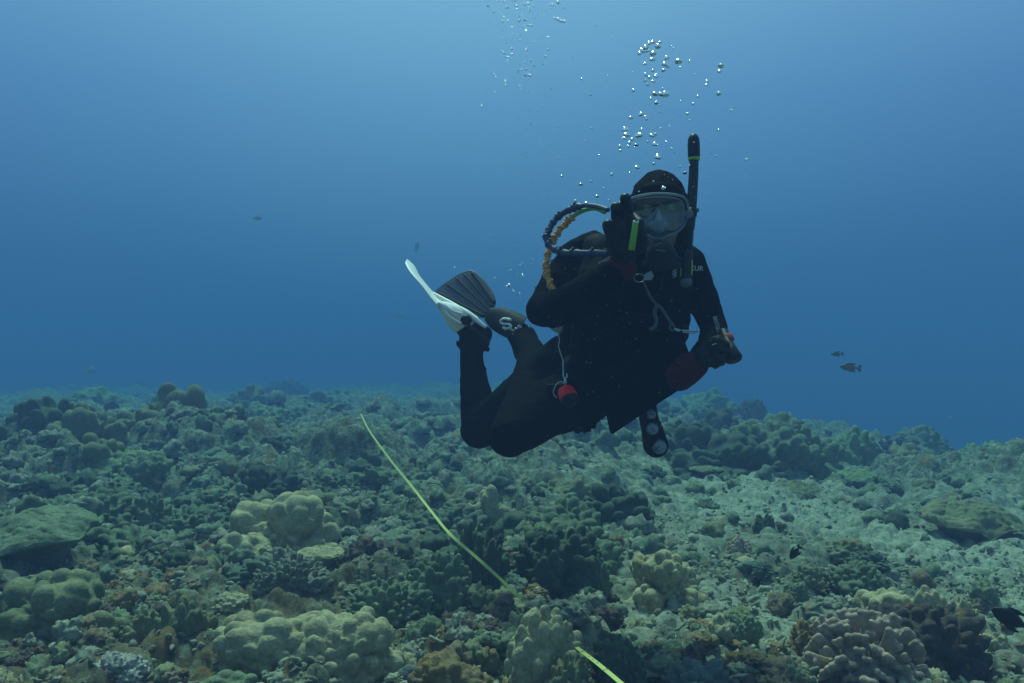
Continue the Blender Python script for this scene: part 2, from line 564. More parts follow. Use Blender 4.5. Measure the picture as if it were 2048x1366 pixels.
def build_seabed():
    dense = np.radians(np.linspace(-37, 37, 1060))
    side = np.radians(np.concatenate([np.linspace(37.4, 60, 60), np.linspace(62, 180, 60)]))
    th = np.concatenate([-side[::-1][1:], dense, side])
    r = np.concatenate([np.geomspace(0.4, 1.9, 60)[:-1], np.geomspace(1.9, 13, 560)[:-1], np.geomspace(13, 95, 290)])
    R, T = np.meshgrid(r, th, indexing='ij')
    x, y = R * np.sin(T), R * np.cos(T)
    z = H(x.ravel(), y.ravel())
    V = np.stack([x.ravel(), y.ravel(), z], 1)
    nr, ntn = R.shape
    V = np.concatenate([V, [[0, 0, float(H(np.array([0.0]), np.array([0.0]))[0])]]])
    i, j = np.meshgrid(np.arange(nr - 1), np.arange(ntn), indexing='ij')
    j2 = (j + 1) % ntn
    Q = np.stack([(i * ntn + j), (i * ntn + j2), ((i + 1) * ntn + j2), ((i + 1) * ntn + j)], -1).reshape(-1, 4)[:, ::-1]
    jj = np.arange(ntn)
    T3 = np.stack([np.full(ntn, nr * ntn), jj, (jj + 1) % ntn], 1)[:, ::-1]
    me = mesh_np("seabed", V, [Q, T3], M_sea)
    at = me.attributes.new("sand", 'FLOAT', 'POINT')
    fl = H_base(V[:, 0], V[:, 1])[1] * np.clip(0.75 + 1.3 * fbm(V[:, 0], V[:, 1], 0.8, 4, 140), 0, 1)
    at.data.foreach_set("value", fl.astype(np.float32))
    at = me.attributes.new("turf", 'FLOAT', 'POINT')
    tv = (1 - sstep(2.7, 5.0, np.hypot(V[:, 0], V[:, 1]))) * (1 - 0.6 * fl)
    at.data.foreach_set("value", tv.astype(np.float32))
    o = link("seabed", me)
    tag(o, kind='structure')


build_seabed()

# ------------------------------------------------------------------ corals
M_olive = mat_coral("olive_lobe_coral", (0.195, 0.205, 0.115), (0.125, 0.14, 0.08), patch=(0.18, 0.14, 0.06), pscale=7)
M_tan = mat_coral("tan_lobe_coral", (0.35, 0.33, 0.20), (0.23, 0.22, 0.135), patch=(0.24, 0.165, 0.06), pscale=9)
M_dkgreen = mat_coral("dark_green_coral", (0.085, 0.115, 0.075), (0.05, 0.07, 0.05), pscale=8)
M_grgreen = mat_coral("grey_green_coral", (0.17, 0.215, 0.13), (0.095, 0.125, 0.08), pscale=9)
M_brgreen = mat_coral("bright_green_coral", (0.21, 0.275, 0.13), (0.12, 0.165, 0.085), pscale=8)
M_pale_c = mat_coral("pale_yellow_coral", (0.40, 0.365, 0.21), (0.27, 0.25, 0.15), patch=(0.24, 0.17, 0.07), pscale=10)
M_brown = mat_coral("brown_branch_coral", (0.40, 0.315, 0.24), (0.23, 0.18, 0.14), pscale=14)
M_maroon = mat_coral("maroon_rock", (0.085, 0.062, 0.050), (0.055, 0.048, 0.046), patch=(0.20, 0.12, 0.04), pscale=10, bump=0.9, bscale=70)
M_ochre = mat_coral("ochre_rock", (0.215, 0.145, 0.055), (0.13, 0.11, 0.07), patch=(0.10, 0.07, 0.06), pscale=14, bump=0.8, bscale=90)
M_greyk = mat_coral("blue_grey_coral", (0.145, 0.175, 0.165), (0.09, 0.115, 0.11), pscale=10)
M_dead = mat_coral("pale_dead_coral", (0.40, 0.40, 0.36), (0.20, 0.20, 0.19), patch=(0.10, 0.08, 0.07), pscale=20, bump=0.9, bscale=80)


M_cover = mat_coral("teal_cover_coral", (0.15, 0.20, 0.145), (0.075, 0.11, 0.085), patch=(0.16, 0.13, 0.07), pscale=14, bump=0.7, bscale=110)
M_warm = mat_coral("brown_turf_rock", (0.20, 0.165, 0.11), (0.11, 0.09, 0.065), patch=(0.24, 0.145, 0.045), pscale=18, bump=0.9, bscale=80)
M_turf = mat_coral("turfed_dead_coral", (0.25, 0.27, 0.20), (0.11, 0.12, 0.095), patch=(0.11, 0.075, 0.06), pscale=24, bump=0.9, bscale=80)


def fib(n, s):
    r = np.random.default_rng(s)
    i = np.arange(n) + 0.5
    ph = np.arccos(1 - 2 * i / n); th = math.pi * (1 + 5 ** 0.5) * i
    p = np.stack([np.cos(th) * np.sin(ph), np.sin(th) * np.sin(ph), np.cos(ph)], 1)
    p += r.normal(0, 0.55 / math.sqrt(n), p.shape) * 1.15
    return p / np.linalg.norm(p, axis=1, keepdims=True)


def capf(V, C, R, Hh):
    best = np.zeros(len(V), dtype=np.float32)
    V32, C32 = V.astype(np.float32), C.astype(np.float32)
    for a in range(0, len(C), 40):
        q = (2 - 2 * (V32 @ C32[a:a + 40].T)) / (R[a:a + 40] ** 2).astype(np.float32)
        q = np.sqrt(np.maximum(0, 1 - q)) * Hh[a:a + 40].astype(np.float32)
        best = np.maximum(best, q.max(1))
    return best.astype(float)


def n3(V, sc, s):
    """smooth 3-D value noise, about -1..1"""
    Q = np.asarray(V) * sc + np.array([s * 3.7, -s * 1.1, s * 1.9])
    I = np.floor(Q).astype(np.int64); f = Q - I
    u = f * f * (3 - 2 * f)
    out = 0
    for a in (0, 1):
        for b in (0, 1):
            for c in (0, 1):
                w = (u[:, 0] if a else 1 - u[:, 0]) * (u[:, 1] if b else 1 - u[:, 1]) * (u[:, 2] if c else 1 - u[:, 2])
                out = out + w * _h(I[:, 0] + a + 57 * (I[:, 2] + c), I[:, 1] + b, 11)
    return (out - 0.5) * 1.25


def lumpy(seed, sub=5, lobes=7, la=0.35, knobs=90, ka=0.12, up=0.2, wob=0.18, boxy=0.0, kr=1.52):
    """a coral mound about 1 in radius: lobes, knobs on the lobes, a wobbly outline"""
    r = np.random.default_rng(seed)
    V, Fc = ico(sub)
    rad = np.ones(len(V)) * (1 - la * 0.6)
    if boxy: rad = rad / (np.abs(V) ** boxy).sum(1) ** (1 / boxy) * 0.86
    if wob: rad += wob * n3(V, 1.6, seed % 50)
    if lobes:
        C = fib(lobes, seed); R = 1.85 / math.sqrt(lobes) * r.uniform(0.8, 1.25, lobes)
        rad += la * capf(V, C, R, r.uniform(0.6, 1.2, lobes))
    Pn = V * rad[:, None]
    if knobs:
        C = fib(knobs, seed + 1); R = kr / math.sqrt(knobs) * r.uniform(0.8, 1.3, knobs)
        k = ka * 1.9 * capf(V, C, R, r.uniform(0.6, 1.2, knobs))
        dirn = V * (1 - up) + np.array([0, 0, up])
        Pn = Pn + dirn * k[:, None]
    if knobs:
        C = fib(knobs * 4, seed + 2); R = 1.8 / math.sqrt(knobs * 4) * r.uniform(0.6, 1.3, knobs * 4)
        Pn = Pn + V * (ka * 0.30 * capf(V, C, R, r.uniform(0.2, 1.0, knobs * 4)))[:, None]
    keep = (Pn[:, 2] > -0.42)
    fk = keep[Fc].all(1)
    Fc = Fc[fk]
    idx = np.full(len(V), -1); used = np.unique(Fc); idx[used] = np.arange(len(used))
    return Pn[used], idx[Fc]


def plate(seed, nr=60, na=200, rough=0.06, knob=0.055, cone=0.12, thick=0.07, wav=0.12):
    """a shelf coral of radius 1 on a short foot, ragged rim, knobbly top"""
    r = np.random.default_rng(seed)
    a = np.arange(na) * 2 * math.pi / na
    rim = 1 + wav * np.array([mnoise.noise(Vector((math.cos(t) * 1.6 + seed, math.sin(t) * 1.6, 0.3))) * 1.6 + 0.45 * mnoise.noise(Vector((math.cos(t) * 5, math.sin(t) * 5 + seed, 0.7))) for t in a])
    rho = np.linspace(0, 1, nr)[1:] ** 0.8
    X = (rho[:, None] * rim * np.cos(a)); Y = (rho[:, None] * rim * np.sin(a))
    fx, fy = X.ravel() + seed * 3.1, Y.ravel() - seed
    top = cone * (1 - np.repeat(rho, na) ** 1.5) + rough * fbm(fx, fy, 0.5, 3, seed) * 2 + knob * 13 * caps(fx, fy, 0.17, seed + 5, 0.85, 0.6) + knob * 9 * caps(fx, fy, 0.075, seed + 9, 0.85, 0.6)
    edge = sstep(0.9, 1.0, np.repeat(rho, na))
    top = top - edge * thick * 0.5
    low = -thick * (1 - 0.6 * np.repeat(rho, na)) - 1.35 * np.clip(0.78 - np.repeat(rho, na), 0, 1)
    Vt = np.stack([X.ravel(), Y.ravel(), top], 1); Vl = np.stack([X.ravel(), Y.ravel(), np.minimum(low, top - 0.012)], 1)
    m = (nr - 1) * na
    V = np.concatenate([Vt, Vl, [[0, 0, cone + 0.02]], [[0, 0, -0.6]]])
    i, j = np.meshgrid(np.arange(nr - 2), np.arange(na), indexing='ij'); j2 = (j + 1) % na
    Q = np.stack([i * na + j, (i + 1) * na + j, (i + 1) * na + j2, i * na + j2], -1).reshape(-1, 4)
    Q2 = Q[:, ::-1] + m
    jj = np.arange(na); b = (nr - 2) * na
    Q3 = np.stack([b + jj, m + b + jj, m + b + (jj + 1) % na, b + (jj + 1) % na], 1)
    T = np.concatenate([np.stack([np.full(na, 2 * m), jj, (jj + 1) % na], 1), np.stack([np.full(na, 2 * m + 1), m + (jj + 1) % na, m + jj], 1)])
    return V, [np.concatenate([Q, Q2, Q3]), T]


def place(name, V, Fc, mat, loc, scale, rz=0.0, tilt=(0, 0)):
    me = mesh_np(name, np.asarray(V) * np.array(scale), Fc, mat)
    o = link(name, me, None, loc)
    o.rotation_euler = (tilt[0], tilt[1], rz)
    return o


def mound(px, py, w, h, mat, label, seed, name="lobe_coral", depth=0.85, sink=0.0, group=None, **kw):
    """a coral head: middle px, foot py, width w and height h in photo pixels"""
    x, d, z = ground_hit(px, py)
    a = 0.5 * w * d / F
    hh = h * d / F * (0.86 if py > 1100 else 0.95)
    b = a * depth
    # what is seen of a dome from above its foot: height plus part of its depth
    slope = (py - 683) / F
    hz = max(0.35 * hh, hh - b * slope * 0.9)
    k = (d + b * 0.8) / d
    TAKEN.append((x * k, d + b * 0.8, max(a, b) * 1.0))
    V, Fc = lumpy(seed, **kw)
    o = place(name, V, Fc, mat, (x * k, d + b * 0.8, z - sink - 0.02), (a * k * 0.93, b, hz))
    tag(o, label, "coral", group)
    return o


def shelf(px, py, w, mat, label, seed, lift=0.12, tilt=(0.12, 0), depth=0.8, sc=1.0, name="plate_coral", **kw):
    """a plate coral: middle px and front rim py; lift = rim height above the bottom"""
    x, d, z = ground_hit(px, py + lift * 0)
    # ray at the rim, a little above the bottom
    zz = z + lift
    d2 = (CZ - zz) * F / (py - 683)
    a = 0.5 * w * d2 / F
    b = a * depth
    V, Fc = plate(seed, **kw)
    xx = (d2 + b) * (px - 1024) / F
    TAKEN.append((xx, d2 + b, max(a, b) * 1.08))
    o = place(name, V, Fc, mat, (xx, d2 + b, zz), (a, b, a * sc), 0.0, tilt)
    tag(o, label, "coral")
    return o


TAKEN = []
KN = dict(lobes=9, la=0.34, knobs=110, ka=0.13)
COLM = dict(lobes=11, la=0.30, knobs=85, ka=0.17, up=0.3, wob=0.12)
FINE = dict(lobes=10, la=0.32, knobs=150, ka=0.11)

# nearest row
mound(545, 1345, 250, 155, M_tan, "big smooth tan lobed coral mound at the bottom, left half of a cracked pair", 101, sub=6, lobes=6, la=0.34, knobs=105, ka=0.10, kr=1.68, boxy=2.6)
mound(690, 1362, 230, 165, M_tan, "big smooth tan lobed coral mound at the bottom, right half of a cracked pair", 102, sub=6, lobes=5, la=0.34, knobs=95, ka=0.105, kr=1.68, boxy=2.6)
mound(470, 1395, 150, 75, M_grgreen, "low grey green lobed coral cut by the bottom edge of the picture", 103, lobes=6, la=0.4, knobs=40, ka=0.15)
mound(118, 1268, 225, 150, M_olive, "dark smooth olive coral mound with broad lobes at the lower left", 104, sub=6, lobes=8, la=0.40, knobs=60, ka=0.11, kr=1.7, boxy=2.6)
mound(200, 1285, 110, 75, M_olive, "small smooth olive lobe at the foot of the dark left mound", 105, lobes=4, la=0.4, knobs=18, ka=0.12)
mound(290, 1285, 90, 85, M_olive, "small knobbly olive coral knob right of the dark left mound", 106, **KN)
mound(375, 1300, 120, 125, M_olive, "upright olive coral clump of dark columns left of the big tan mound", 107, **COLM)
mound(462, 1212, 75, 36, M_tan, "small flat tan coral knob above the big tan mound", 108, **KN)
mound(565, 1110, 215, 130, M_pale_c, "yellowish coral mound with hollows in the left foreground", 109, sub=6, lobes=9, la=0.5, knobs=120, ka=0.09, kr=1.75, boxy=2.5)
mound(470, 1125, 110, 62, M_tan, "pale tan lobes in front of the yellowish hollowed mound", 110, lobes=7, la=0.45, knobs=40, ka=0.15)
shelf(640, 1112, 100, M_pale_c, "small pale shelf of coral under the yellowish hollowed mound", 111, lift=0.06, depth=0.7, knob=0.05, thick=0.12)
mound(535, 1135, 90, 50, M_tan, "low knobbly tan coral in front of the small pale shelf", 112, **KN)
mound(875, 1215, 150, 140, M_grgreen, "grey green coral of many upright knobs left of the tape", 113, sub=6, lobes=12, la=0.22, knobs=130, ka=0.12, up=0.2, boxy=3)
mound(775, 1245, 170, 105, M_grgreen, "low coral of small pale green nodules left of the upright knobs", 114, sub=6, lobes=14, la=0.2, knobs=260, ka=0.11)
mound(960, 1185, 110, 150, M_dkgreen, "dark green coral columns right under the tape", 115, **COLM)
mound(980, 1075, 90, 85, M_tan, "yellowish knobby coral behind the dark columns beside the tape", 116, lobes=8, la=0.45, knobs=40, ka=0.2)
mound(903, 1040, 46, 34, M_olive, "small bright olive coral knob left of the tape", 117, lobes=6, la=0.4, knobs=30, ka=0.2)
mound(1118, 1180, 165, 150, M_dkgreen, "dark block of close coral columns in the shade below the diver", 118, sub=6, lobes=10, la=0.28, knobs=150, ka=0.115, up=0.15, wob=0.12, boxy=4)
mound(1185, 1175, 70, 90, M_grgreen, "slim grey green coral edge right of the dark column block", 119, **FINE)
mound(1086, 1378, 172, 190, M_tan, "tan knobby coral boulder that hides part of the yellow tape", 120, sub=6, lobes=9, la=0.36, knobs=95, ka=0.11, up=0.05, boxy=3.2)
mound(1140, 1400, 80, 105, M_olive, "small olive coral lobe between the tan boulder and the tape", 121, **COLM)
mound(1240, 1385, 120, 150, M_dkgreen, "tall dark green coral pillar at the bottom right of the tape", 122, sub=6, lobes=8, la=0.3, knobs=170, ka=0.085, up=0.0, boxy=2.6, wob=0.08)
mound(1325, 1195, 150, 105, M_pale_c, "pale cream coral cap with deep notches on the right of the pillar", 123, sub=6, lobes=9, la=0.5, knobs=95, ka=0.11)
mound(1400, 1385, 110, 75, M_greyk, "blue grey coral of smooth round knobs at the bottom edge", 124, lobes=10, la=0.25, knobs=46, ka=0.25)
mound(1778, 1235, 115, 75, M_pale_c, "pale yellow plated coral on top of the right rock", 125, lobes=7, la=0.5, knobs=40, ka=0.16)
mound(1865, 1255, 75, 80, M_pale_c, "pale yellow lobed coral beside the maroon patch of the right rock", 126, lobes=6, la=0.45, knobs=40, ka=0.16)
mound(1930, 1280, 75, 90, M_tan, "ridged tan coral on the right shoulder of the rock", 127, **COLM)
mound(1990, 1300, 60, 48, M_pale_c, "small pale coral at the far right of the rock", 128, **KN)
mound(1840, 1330, 210, 150, M_maroon, "dark maroon and ochre rock that carries pale corals at the right", 129, name="reef_rock", sub=6, lobes=9, la=0.3, knobs=120, ka=0.14)
mound(1615, 1290, 75, 65, M_ochre, "ochre boulder left of the brown branching coral", 130, name="reef_rock", **KN)
mound(1480, 1350, 70, 60, M_ochre, "small ochre and white lump near the bottom edge", 131, name="reef_rock", **FINE)
mound(1490, 1265, 60, 52, M_grgreen, "small grey coral knob on pale rubble", 132, **KN)
mound(850, 1325, 34, 42, M_greyk, "small blue grey coral ball, topmost of three by the big tan mound", 133, lobes=3, la=0.2, knobs=9, ka=0.1)
mound(815, 1352, 46, 34, M_greyk, "small blue grey coral ball, leftmost of three by the big tan mound", 134, lobes=3, la=0.3, knobs=9, ka=0.12)
mound(888, 1362, 50, 50, M_greyk, "small blue grey coral ball, rightmost of three by the big tan mound", 135, lobes=3, la=0.2, knobs=9, ka=0.1)
mound(735, 1130, 110, 70, M_maroon, "low maroon and ochre rock with dark hollow below it", 136, name="reef_rock", **FINE)
mound(800, 1120, 55, 40, M_ochre, "small ochre lump right of the maroon rock", 137, name="reef_rock", **FINE)
mound(240, 1350, 100, 65, M_dead, "pale crumbly coral block at the lower left edge of the picture", 138, lobes=12, la=0.2, knobs=230, ka=0.13)
mound(590, 1185, 150, 95, M_turf, "dark crumbly dead coral block behind the big tan mound", 139, sub=6, lobes=12, la=0.3, knobs=300, ka=0.13)
mound(890, 1400, 170, 110, M_ochre, "ochre rock with grey turf at the bottom middle", 140, name="reef_rock", lobes=9, la=0.3, knobs=160, ka=0.1)
# second row
shelf(60, 1080, 270, M_grgreen, "wide grey green plate coral with overhanging rim at the left edge", 141, lift=0.17, tilt=(0.24, -0.08), depth=0.75, knob=0.045, cone=0.22, thick=0.08)
mound(290, 985, 115, 82, M_grgreen, "round grey green coral dome with shaded foot behind the left plate", 142, **FINE)
mound(310, 1062, 85, 72, M_grgreen, "small round coral dome right of the left plate", 143, **FINE)
mound(105, 935, 230, 125, M_dkgreen, "large dark knobbly coral mound at the far left behind the plate", 144, sub=6, lobes=16, la=0.3, knobs=190, ka=0.13)
mound(265, 905, 75, 45, M_brgreen, "small bright green coral between the far left mound and the dome", 145, **FINE)
mound(622, 968, 95, 52, M_brgreen, "bright green nodular coral left of the tape", 146, **FINE)
mound(742, 972, 105, 66, M_dkgreen, "dark rounded coral under the middle of the tape", 147, **FINE)
mound(735, 905, 75, 60, M_brgreen, "bright green coral tuft beside the thin end of the tape", 148, **FINE)
mound(1135, 1020, 120, 70, M_olive, "dark yellow coral cluster under the diver", 149, **FINE)
mound(1040, 1000, 60, 42, M_olive, "small yellow green coral knob left of the dark yellow cluster", 150, **KN)
shelf(1210, 882, 130, M_brgreen, "pale plate coral showing below the diver's vest", 151, lift=0.15, depth=0.7)
shelf(1585, 985, 106, M_olive, "olive plate coral with a dark hole alone on the rubble flat", 152, lift=0.09, depth=0.9, cone=0.25, rough=0.1)
mound(1702, 940, 110, 75, M_brgreen, "yellow green coral hill with a clean plate rim on the right", 153, **FINE)
shelf(1700, 956, 105, M_brgreen, "smooth plate rim at the foot of the yellow green hill", 154, lift=0.2, depth=0.8)
shelf(1945, 1052, 215, M_olive, "widest olive plate coral overhanging deep shade at the right", 155, lift=0.14, tilt=(0.16, 0.05), depth=0.75, cone=0.2, rough=0.09)
mound(1940, 1000, 110, 60, M_grgreen, "knobbly coral growing behind the widest right plate", 156, **FINE)
shelf(1985, 955, 150, M_brgreen, "greenish plate coral high on the right edge", 157, lift=0.18, tilt=(0.2, 0.1), depth=0.8, cone=0.3)
mound(1960, 940, 110, 58, M_brgreen, "greenish knobbly coral head on the high right plate", 158, **FINE)
shelf(1415, 940, 70, M_olive, "small dim plate coral right of the gauges", 159, lift=0.09, depth=0.9)
mound(1478, 1108, 48, 44, M_brown, "small brown coral stump alone on the pale rubble", 160, **FINE)
mound(1530, 1068, 46, 42, M_dkgreen, "small dark round coral on the rubble flat above the brown stump", 161, **FINE)
mound(1690, 1112, 105, 44, M_olive, "low soft yellowish coral mound in the middle of the rubble flat", 162, **KN)
mound(1615, 1160, 70, 40, M_olive, "low yellowish coral lump under the dark fish", 163, **KN)
mound(1590, 1192, 48, 38, M_grgreen, "small pale coral knob on the rubble right of the cream cap", 164, **KN)
mound(570, 800, 90, 38, M_dkgreen, "dark flat topped coral on the distant reef behind the tape", 165, **FINE)
mound(455, 880, 110, 60, M_dkgreen, "dark ragged coral mound left of the tape end", 166, **FINE)
mound(845, 900, 80, 48, M_grgreen, "grey green coral head left of the diver's knee", 167, **FINE)
mound(1045, 960, 90, 45, M_grgreen, "grey green coral head below the diver's knee", 168, **FINE)
mound(1505, 850, 60, 50, M_dkgreen, "dark coral head standing on the reef crest right of the gauges", 169, **FINE)


for px0, py0, w0, h0, m0, sd0 in ((180, 845, 150, 60, M_brgreen, 170), (330, 866, 90, 36, M_grgreen, 171), (255, 838, 80, 26, M_cover, 172), (640, 858, 110, 52, M_grgreen, 173), (540, 860, 90, 46, M_brgreen, 174),
                                (775, 862, 100, 50, M_dkgreen, 175), (680, 815, 90, 36, M_grgreen, 176), (30, 862, 110, 44, M_cover, 177), (430, 935, 110, 60, M_grgreen, 178), (530, 915, 90, 44, M_olive, 179),
                                (870, 965, 90, 50, M_dkgreen, 180), (650, 1010, 80, 44, M_dkgreen, 181), (420, 1005, 100, 56, M_cover, 182), (845, 1015, 70, 44, M_cover, 183), (1420, 850, 130, 60, M_brgreen, 184), (1560, 890, 110, 54, M_dkgreen, 185),
                                (1840, 905, 110, 48, M_grgreen, 186), (1350, 905, 110, 56, M_dkgreen, 187)):
    mound(px0, py0, w0, h0, m0, "rounded knobbly coral mound among the living cover of the middle ground", sd0, group="coral mounds of the middle ground", **FINE)


# branching corals: fused stubby branches
def branching(px, py, w, h, mat, label, seed, nb, br, voxel, tipmat=None):
    x, d, z = ground_hit(px, py)
    a = 0.5 * w * d / F; hh = h * d / F * 0.85
    r = random.Random(seed)
    B = Blob()
    B.ell((0, 0, 0), (a * 0.68, a * 0.6, hh * 0.55))
    C = fib(nb, seed)
    for c in C:
        if c[2] < -0.15: continue
        p0 = np.array((c[0] * a * 0.45, c[1] * a * 0.42, c[2] * hh * 0.4))
        k = r.uniform(0.8, 1.08)
        p1 = np.array((c[0] * a * k, c[1] * a * 0.85 * k, max(0.02, c[2]) * hh * k))
        s = np.cross(c, (0.3, 0.7, 0.2)); s = s / (np.linalg.norm(s) + 1e-6) * br * 0.7
        rr = br * r.uniform(0.8, 1.15)
        B.limb([p0, (p0 + p1) / 2], [rr * 0.7, rr * 0.85], step=0.6)
        B.limb([(p0 + p1) / 2, p1 + s], [rr * 0.85, rr], step=0.6)
        B.limb([(p0 + p1) / 2, p1 - s * r.uniform(0.8, 1.5)], [rr * 0.8, rr * 0.95], step=0.6)
    o = B.fuse("branching_coral", mat, voxel, None, 2)
    TAKEN.append((x * (d + a * 0.6) / d, d + a * 0.6, a))
    o.location = (x * (d + a * 0.6) / d, d + a * 0.6, z)
    tag(o, label, "coral")
    return o


branching(1730, 1365, 240, 140, M_brown, "brown branching coral with thick stubby pale tipped branches", 201, 165, 0.0115, 0.0040)
branching(520, 985, 120, 62, M_brown, "small dark branching coral bush left of the tape", 202, 130, 0.011, 0.006)
branching(1640, 905, 70, 50, M_greyk, "bluish branching coral left of the yellow green hill", 203, 80, 0.018, 0.011)
branching(1790, 935, 110, 70, M_greyk, "bluish branching thicket between the green hill and the right plates", 204, 90, 0.02, 0.012)
branching(1135, 1245, 95, 40, M_turf, "pale branching rubble clump between the dark block and the pillar", 205, 120, 0.008, 0.005)

# distant coral heads: kinds copied over the far reef
protos = []
for k, (m, kw) in enumerate([(M_grgreen, FINE), (M_cover, FINE), (M_dkgreen, FINE), (M_olive, COLM), (M_cover, KN), (M_grgreen, COLM), (M_dkgreen, KN), (M_brgreen, FINE)]):
    V, Fc = lumpy(300 + k, **{**kw, 'sub': 6, 'wob': 0.34, 'la': 0.42, 'knobs': [150, 110, 190, 100, 130, 170, 90, 140][k], 'ka': [0.11, 0.13, 0.1, 0.15, 0.12, 0.11, 0.15, 0.12][k]})
    protos.append(mesh_np("lobe_coral", V, Fc, m))
base = None
R2 = random.Random(5)
made = 0
while made < 62:
    px = R2.uniform(-60, 2110)
    th = math.atan((px - 1024) / F)
    yh = float(np.interp(th, E_t, E_y))
    py = yh + 2 + (R2.random() ** 1.5) * (190 if px < 1250 else 130)
    if px > 1250 and py > 950: continue
    x, d, z = ground_hit(px, py)
    if d > 78 or d < 4 or (d < 30 and py - yh < 34): continue
    w = R2.uniform(0.16, 0.42) * (1 + 0.02 * d) * (0.6 if d > 22 else 1)
    w = min(w, (py - yh + 14) * d / F)
    if base is None:
        o = base = link("coral_mound", protos[0])
    else:
        o = base.copy(); o.data = protos[R2.randrange(8)]
        COL.objects.link(o)
    o.location = (x, d, z - 0.05)
    o.scale = (w, w * R2.uniform(0.8, 1.1), w * R2.uniform(0.5, 0.95))
    o.rotation_euler = (R2.uniform(-0.15, 0.15), R2.uniform(-0.15, 0.15), R2.uniform(0, 6.28))
    tag(o, "small hazy coral head on the reef towards the blue water", "coral", "coral heads of the distant reef")
    made += 1

# mid-ground knobs
R3 = random.Random(11)
made = 0
while made < 150:
    px = R3.uniform(-60, 2110); py = 800 + 560 * R3.random() ** 1.2
    if px > 1250 and (py < 860 or R3.random() < 0.78): continue
    if py < 815 or py > 1165: continue
    x, d, z = ground_hit(px, py)
    w = R3.uniform(0.055, 0.15) * (1 + 0.09 * d) * (0.55 if px > 1250 else 1)
    if any(math.hypot(x - t[0], d - t[1]) < t[2] + w * 0.5 for t in TAKEN): continue
    o = base.copy(); o.data = protos[R3.choice([0, 0, 2, 3, 4, 5, 6])]
    COL.objects.link(o)
    o.name = "coral_boulder"
    o.location = (x, d, z - 0.01)
    o.scale = (w, w, w * R3.uniform(0.5, 0.95))
    o.rotation_euler = (R3.uniform(-0.3, 0.3), R3.uniform(-0.3, 0.3), R3.uniform(0, 6.28))
    tag(o, "rounded knobbly coral mound among the living cover of the middle ground", "coral", "coral mounds of the middle ground")
    made += 1


# the unbroken cover of small living coral between the heads
def build_cover():
    r = np.random.default_rng(33)
    mats = [M_grgreen, M_dkgreen, M_cover, M_olive, M_grgreen, M_turf, M_ochre, M_maroon, M_tan, M_warm]
    kinds = {}
    for sub in (2, 3, 4):
        kinds[sub] = [lumpy(400 + k, sub=sub, lobes=6 + k % 4, la=0.4, knobs={2: 16, 3: 44, 4: [60, 90, 120, 75][k % 4]}[sub], ka={2: 0.2, 3: 0.17, 4: 0.14}[sub], up=0.2 + 0.1 * (k % 3), wob=0.35) for k in range(8)]
    Vs, Fs, Ms, n = [], [], [], 0
    TK = np.array(TAKEN)
    M = 8500
    py = 772 + (r.random(M) ** 1.15) * 560
    px_ = r.uniform(-300, 2350, M)
    for i in range(M):
        th = math.atan((px_[i] - 1024) / F)
        if py[i] < np.interp(th, E_t, E_y) - 2: continue
        d = 0.92 * F / (py[i] - 683)
        d = min(d, 9 + 0.62 * (d - 9)) if d > 9 else d
        d = min(d, 45.0)
        d *= r.uniform(0.9, 1.1)
        x = d * (px_[i] - 1024) / F
        if (np.hypot(TK[:, 0] - x, TK[:, 1] - d) < TK[:, 2] * 0.97 + 0.01).any(): continue
        if d < 5 and (np.hypot(TK[:, 0] * d / TK[:, 1] - x, (TK[:, 1] - TK[:, 2] * 0.75 - d)) < TK[:, 2] * 0.72).any(): continue
        z, fl, _ = H_base(np.array([x]), np.array([d]))
        if r.random() < fl[0] * 0.88: continue
        if fbm(np.array([x]), np.array([d]), 0.9, 2, 120)[0] < -0.28: continue
        z = float(H(np.array([x]), np.array([d]))[0])
        s = (0.014 + 0.040 * r.random() ** 2.0) * (1 + 0.16 * max(0, d - 3))
        V, Fc = kinds[4 if d < 3.6 else 3 if d < 9 else 2][r.integers(8)]
        a = r.uniform(0, 6.28); ca, sa = math.cos(a), math.sin(a)
        Rm = np.array([[ca, -sa, 0], [sa, ca, 0], [0, 0, 1]])
        W_ = (V * np.array([1, r.uniform(0.7, 1.1), r.uniform(0.5, 1.15)])) @ Rm.T * s + np.array([x, d, z])
        k = int(_h(np.array([int(math.floor(x / 0.6))]), np.array([int(math.floor(d / 0.6))]), 5)[0] * 5.99) if r.random() < 0.55 else int(r.choice([0, 0, 1, 2, 2, 3, 4, 5, 5]))
        if len(V) > 2000 and d > 3.0 and r.random() < 0.3: continue
        if r.random() < 0.8 * (1 - sstep(2.7, 4.6, d)): k = int(r.choice([5, 6, 6, 7, 9, 9, 9, 3, 8, 5]))
        Vs.append(W_); Fs.append(Fc + n); Ms.append(np.full(len(Fc), k, dtype=np.int32)); n += len(V)
    me = mesh_np("coral_cover", np.concatenate(Vs), np.concatenate(Fs))
    for m in mats: me.materials.append(m)
    me.polygons.foreach_set("material_index", np.concatenate(Ms))
    tag(link("coral_cover", me), "low living coral cover carpeting the reef between the heads", None, None, 'stuff')


build_cover()


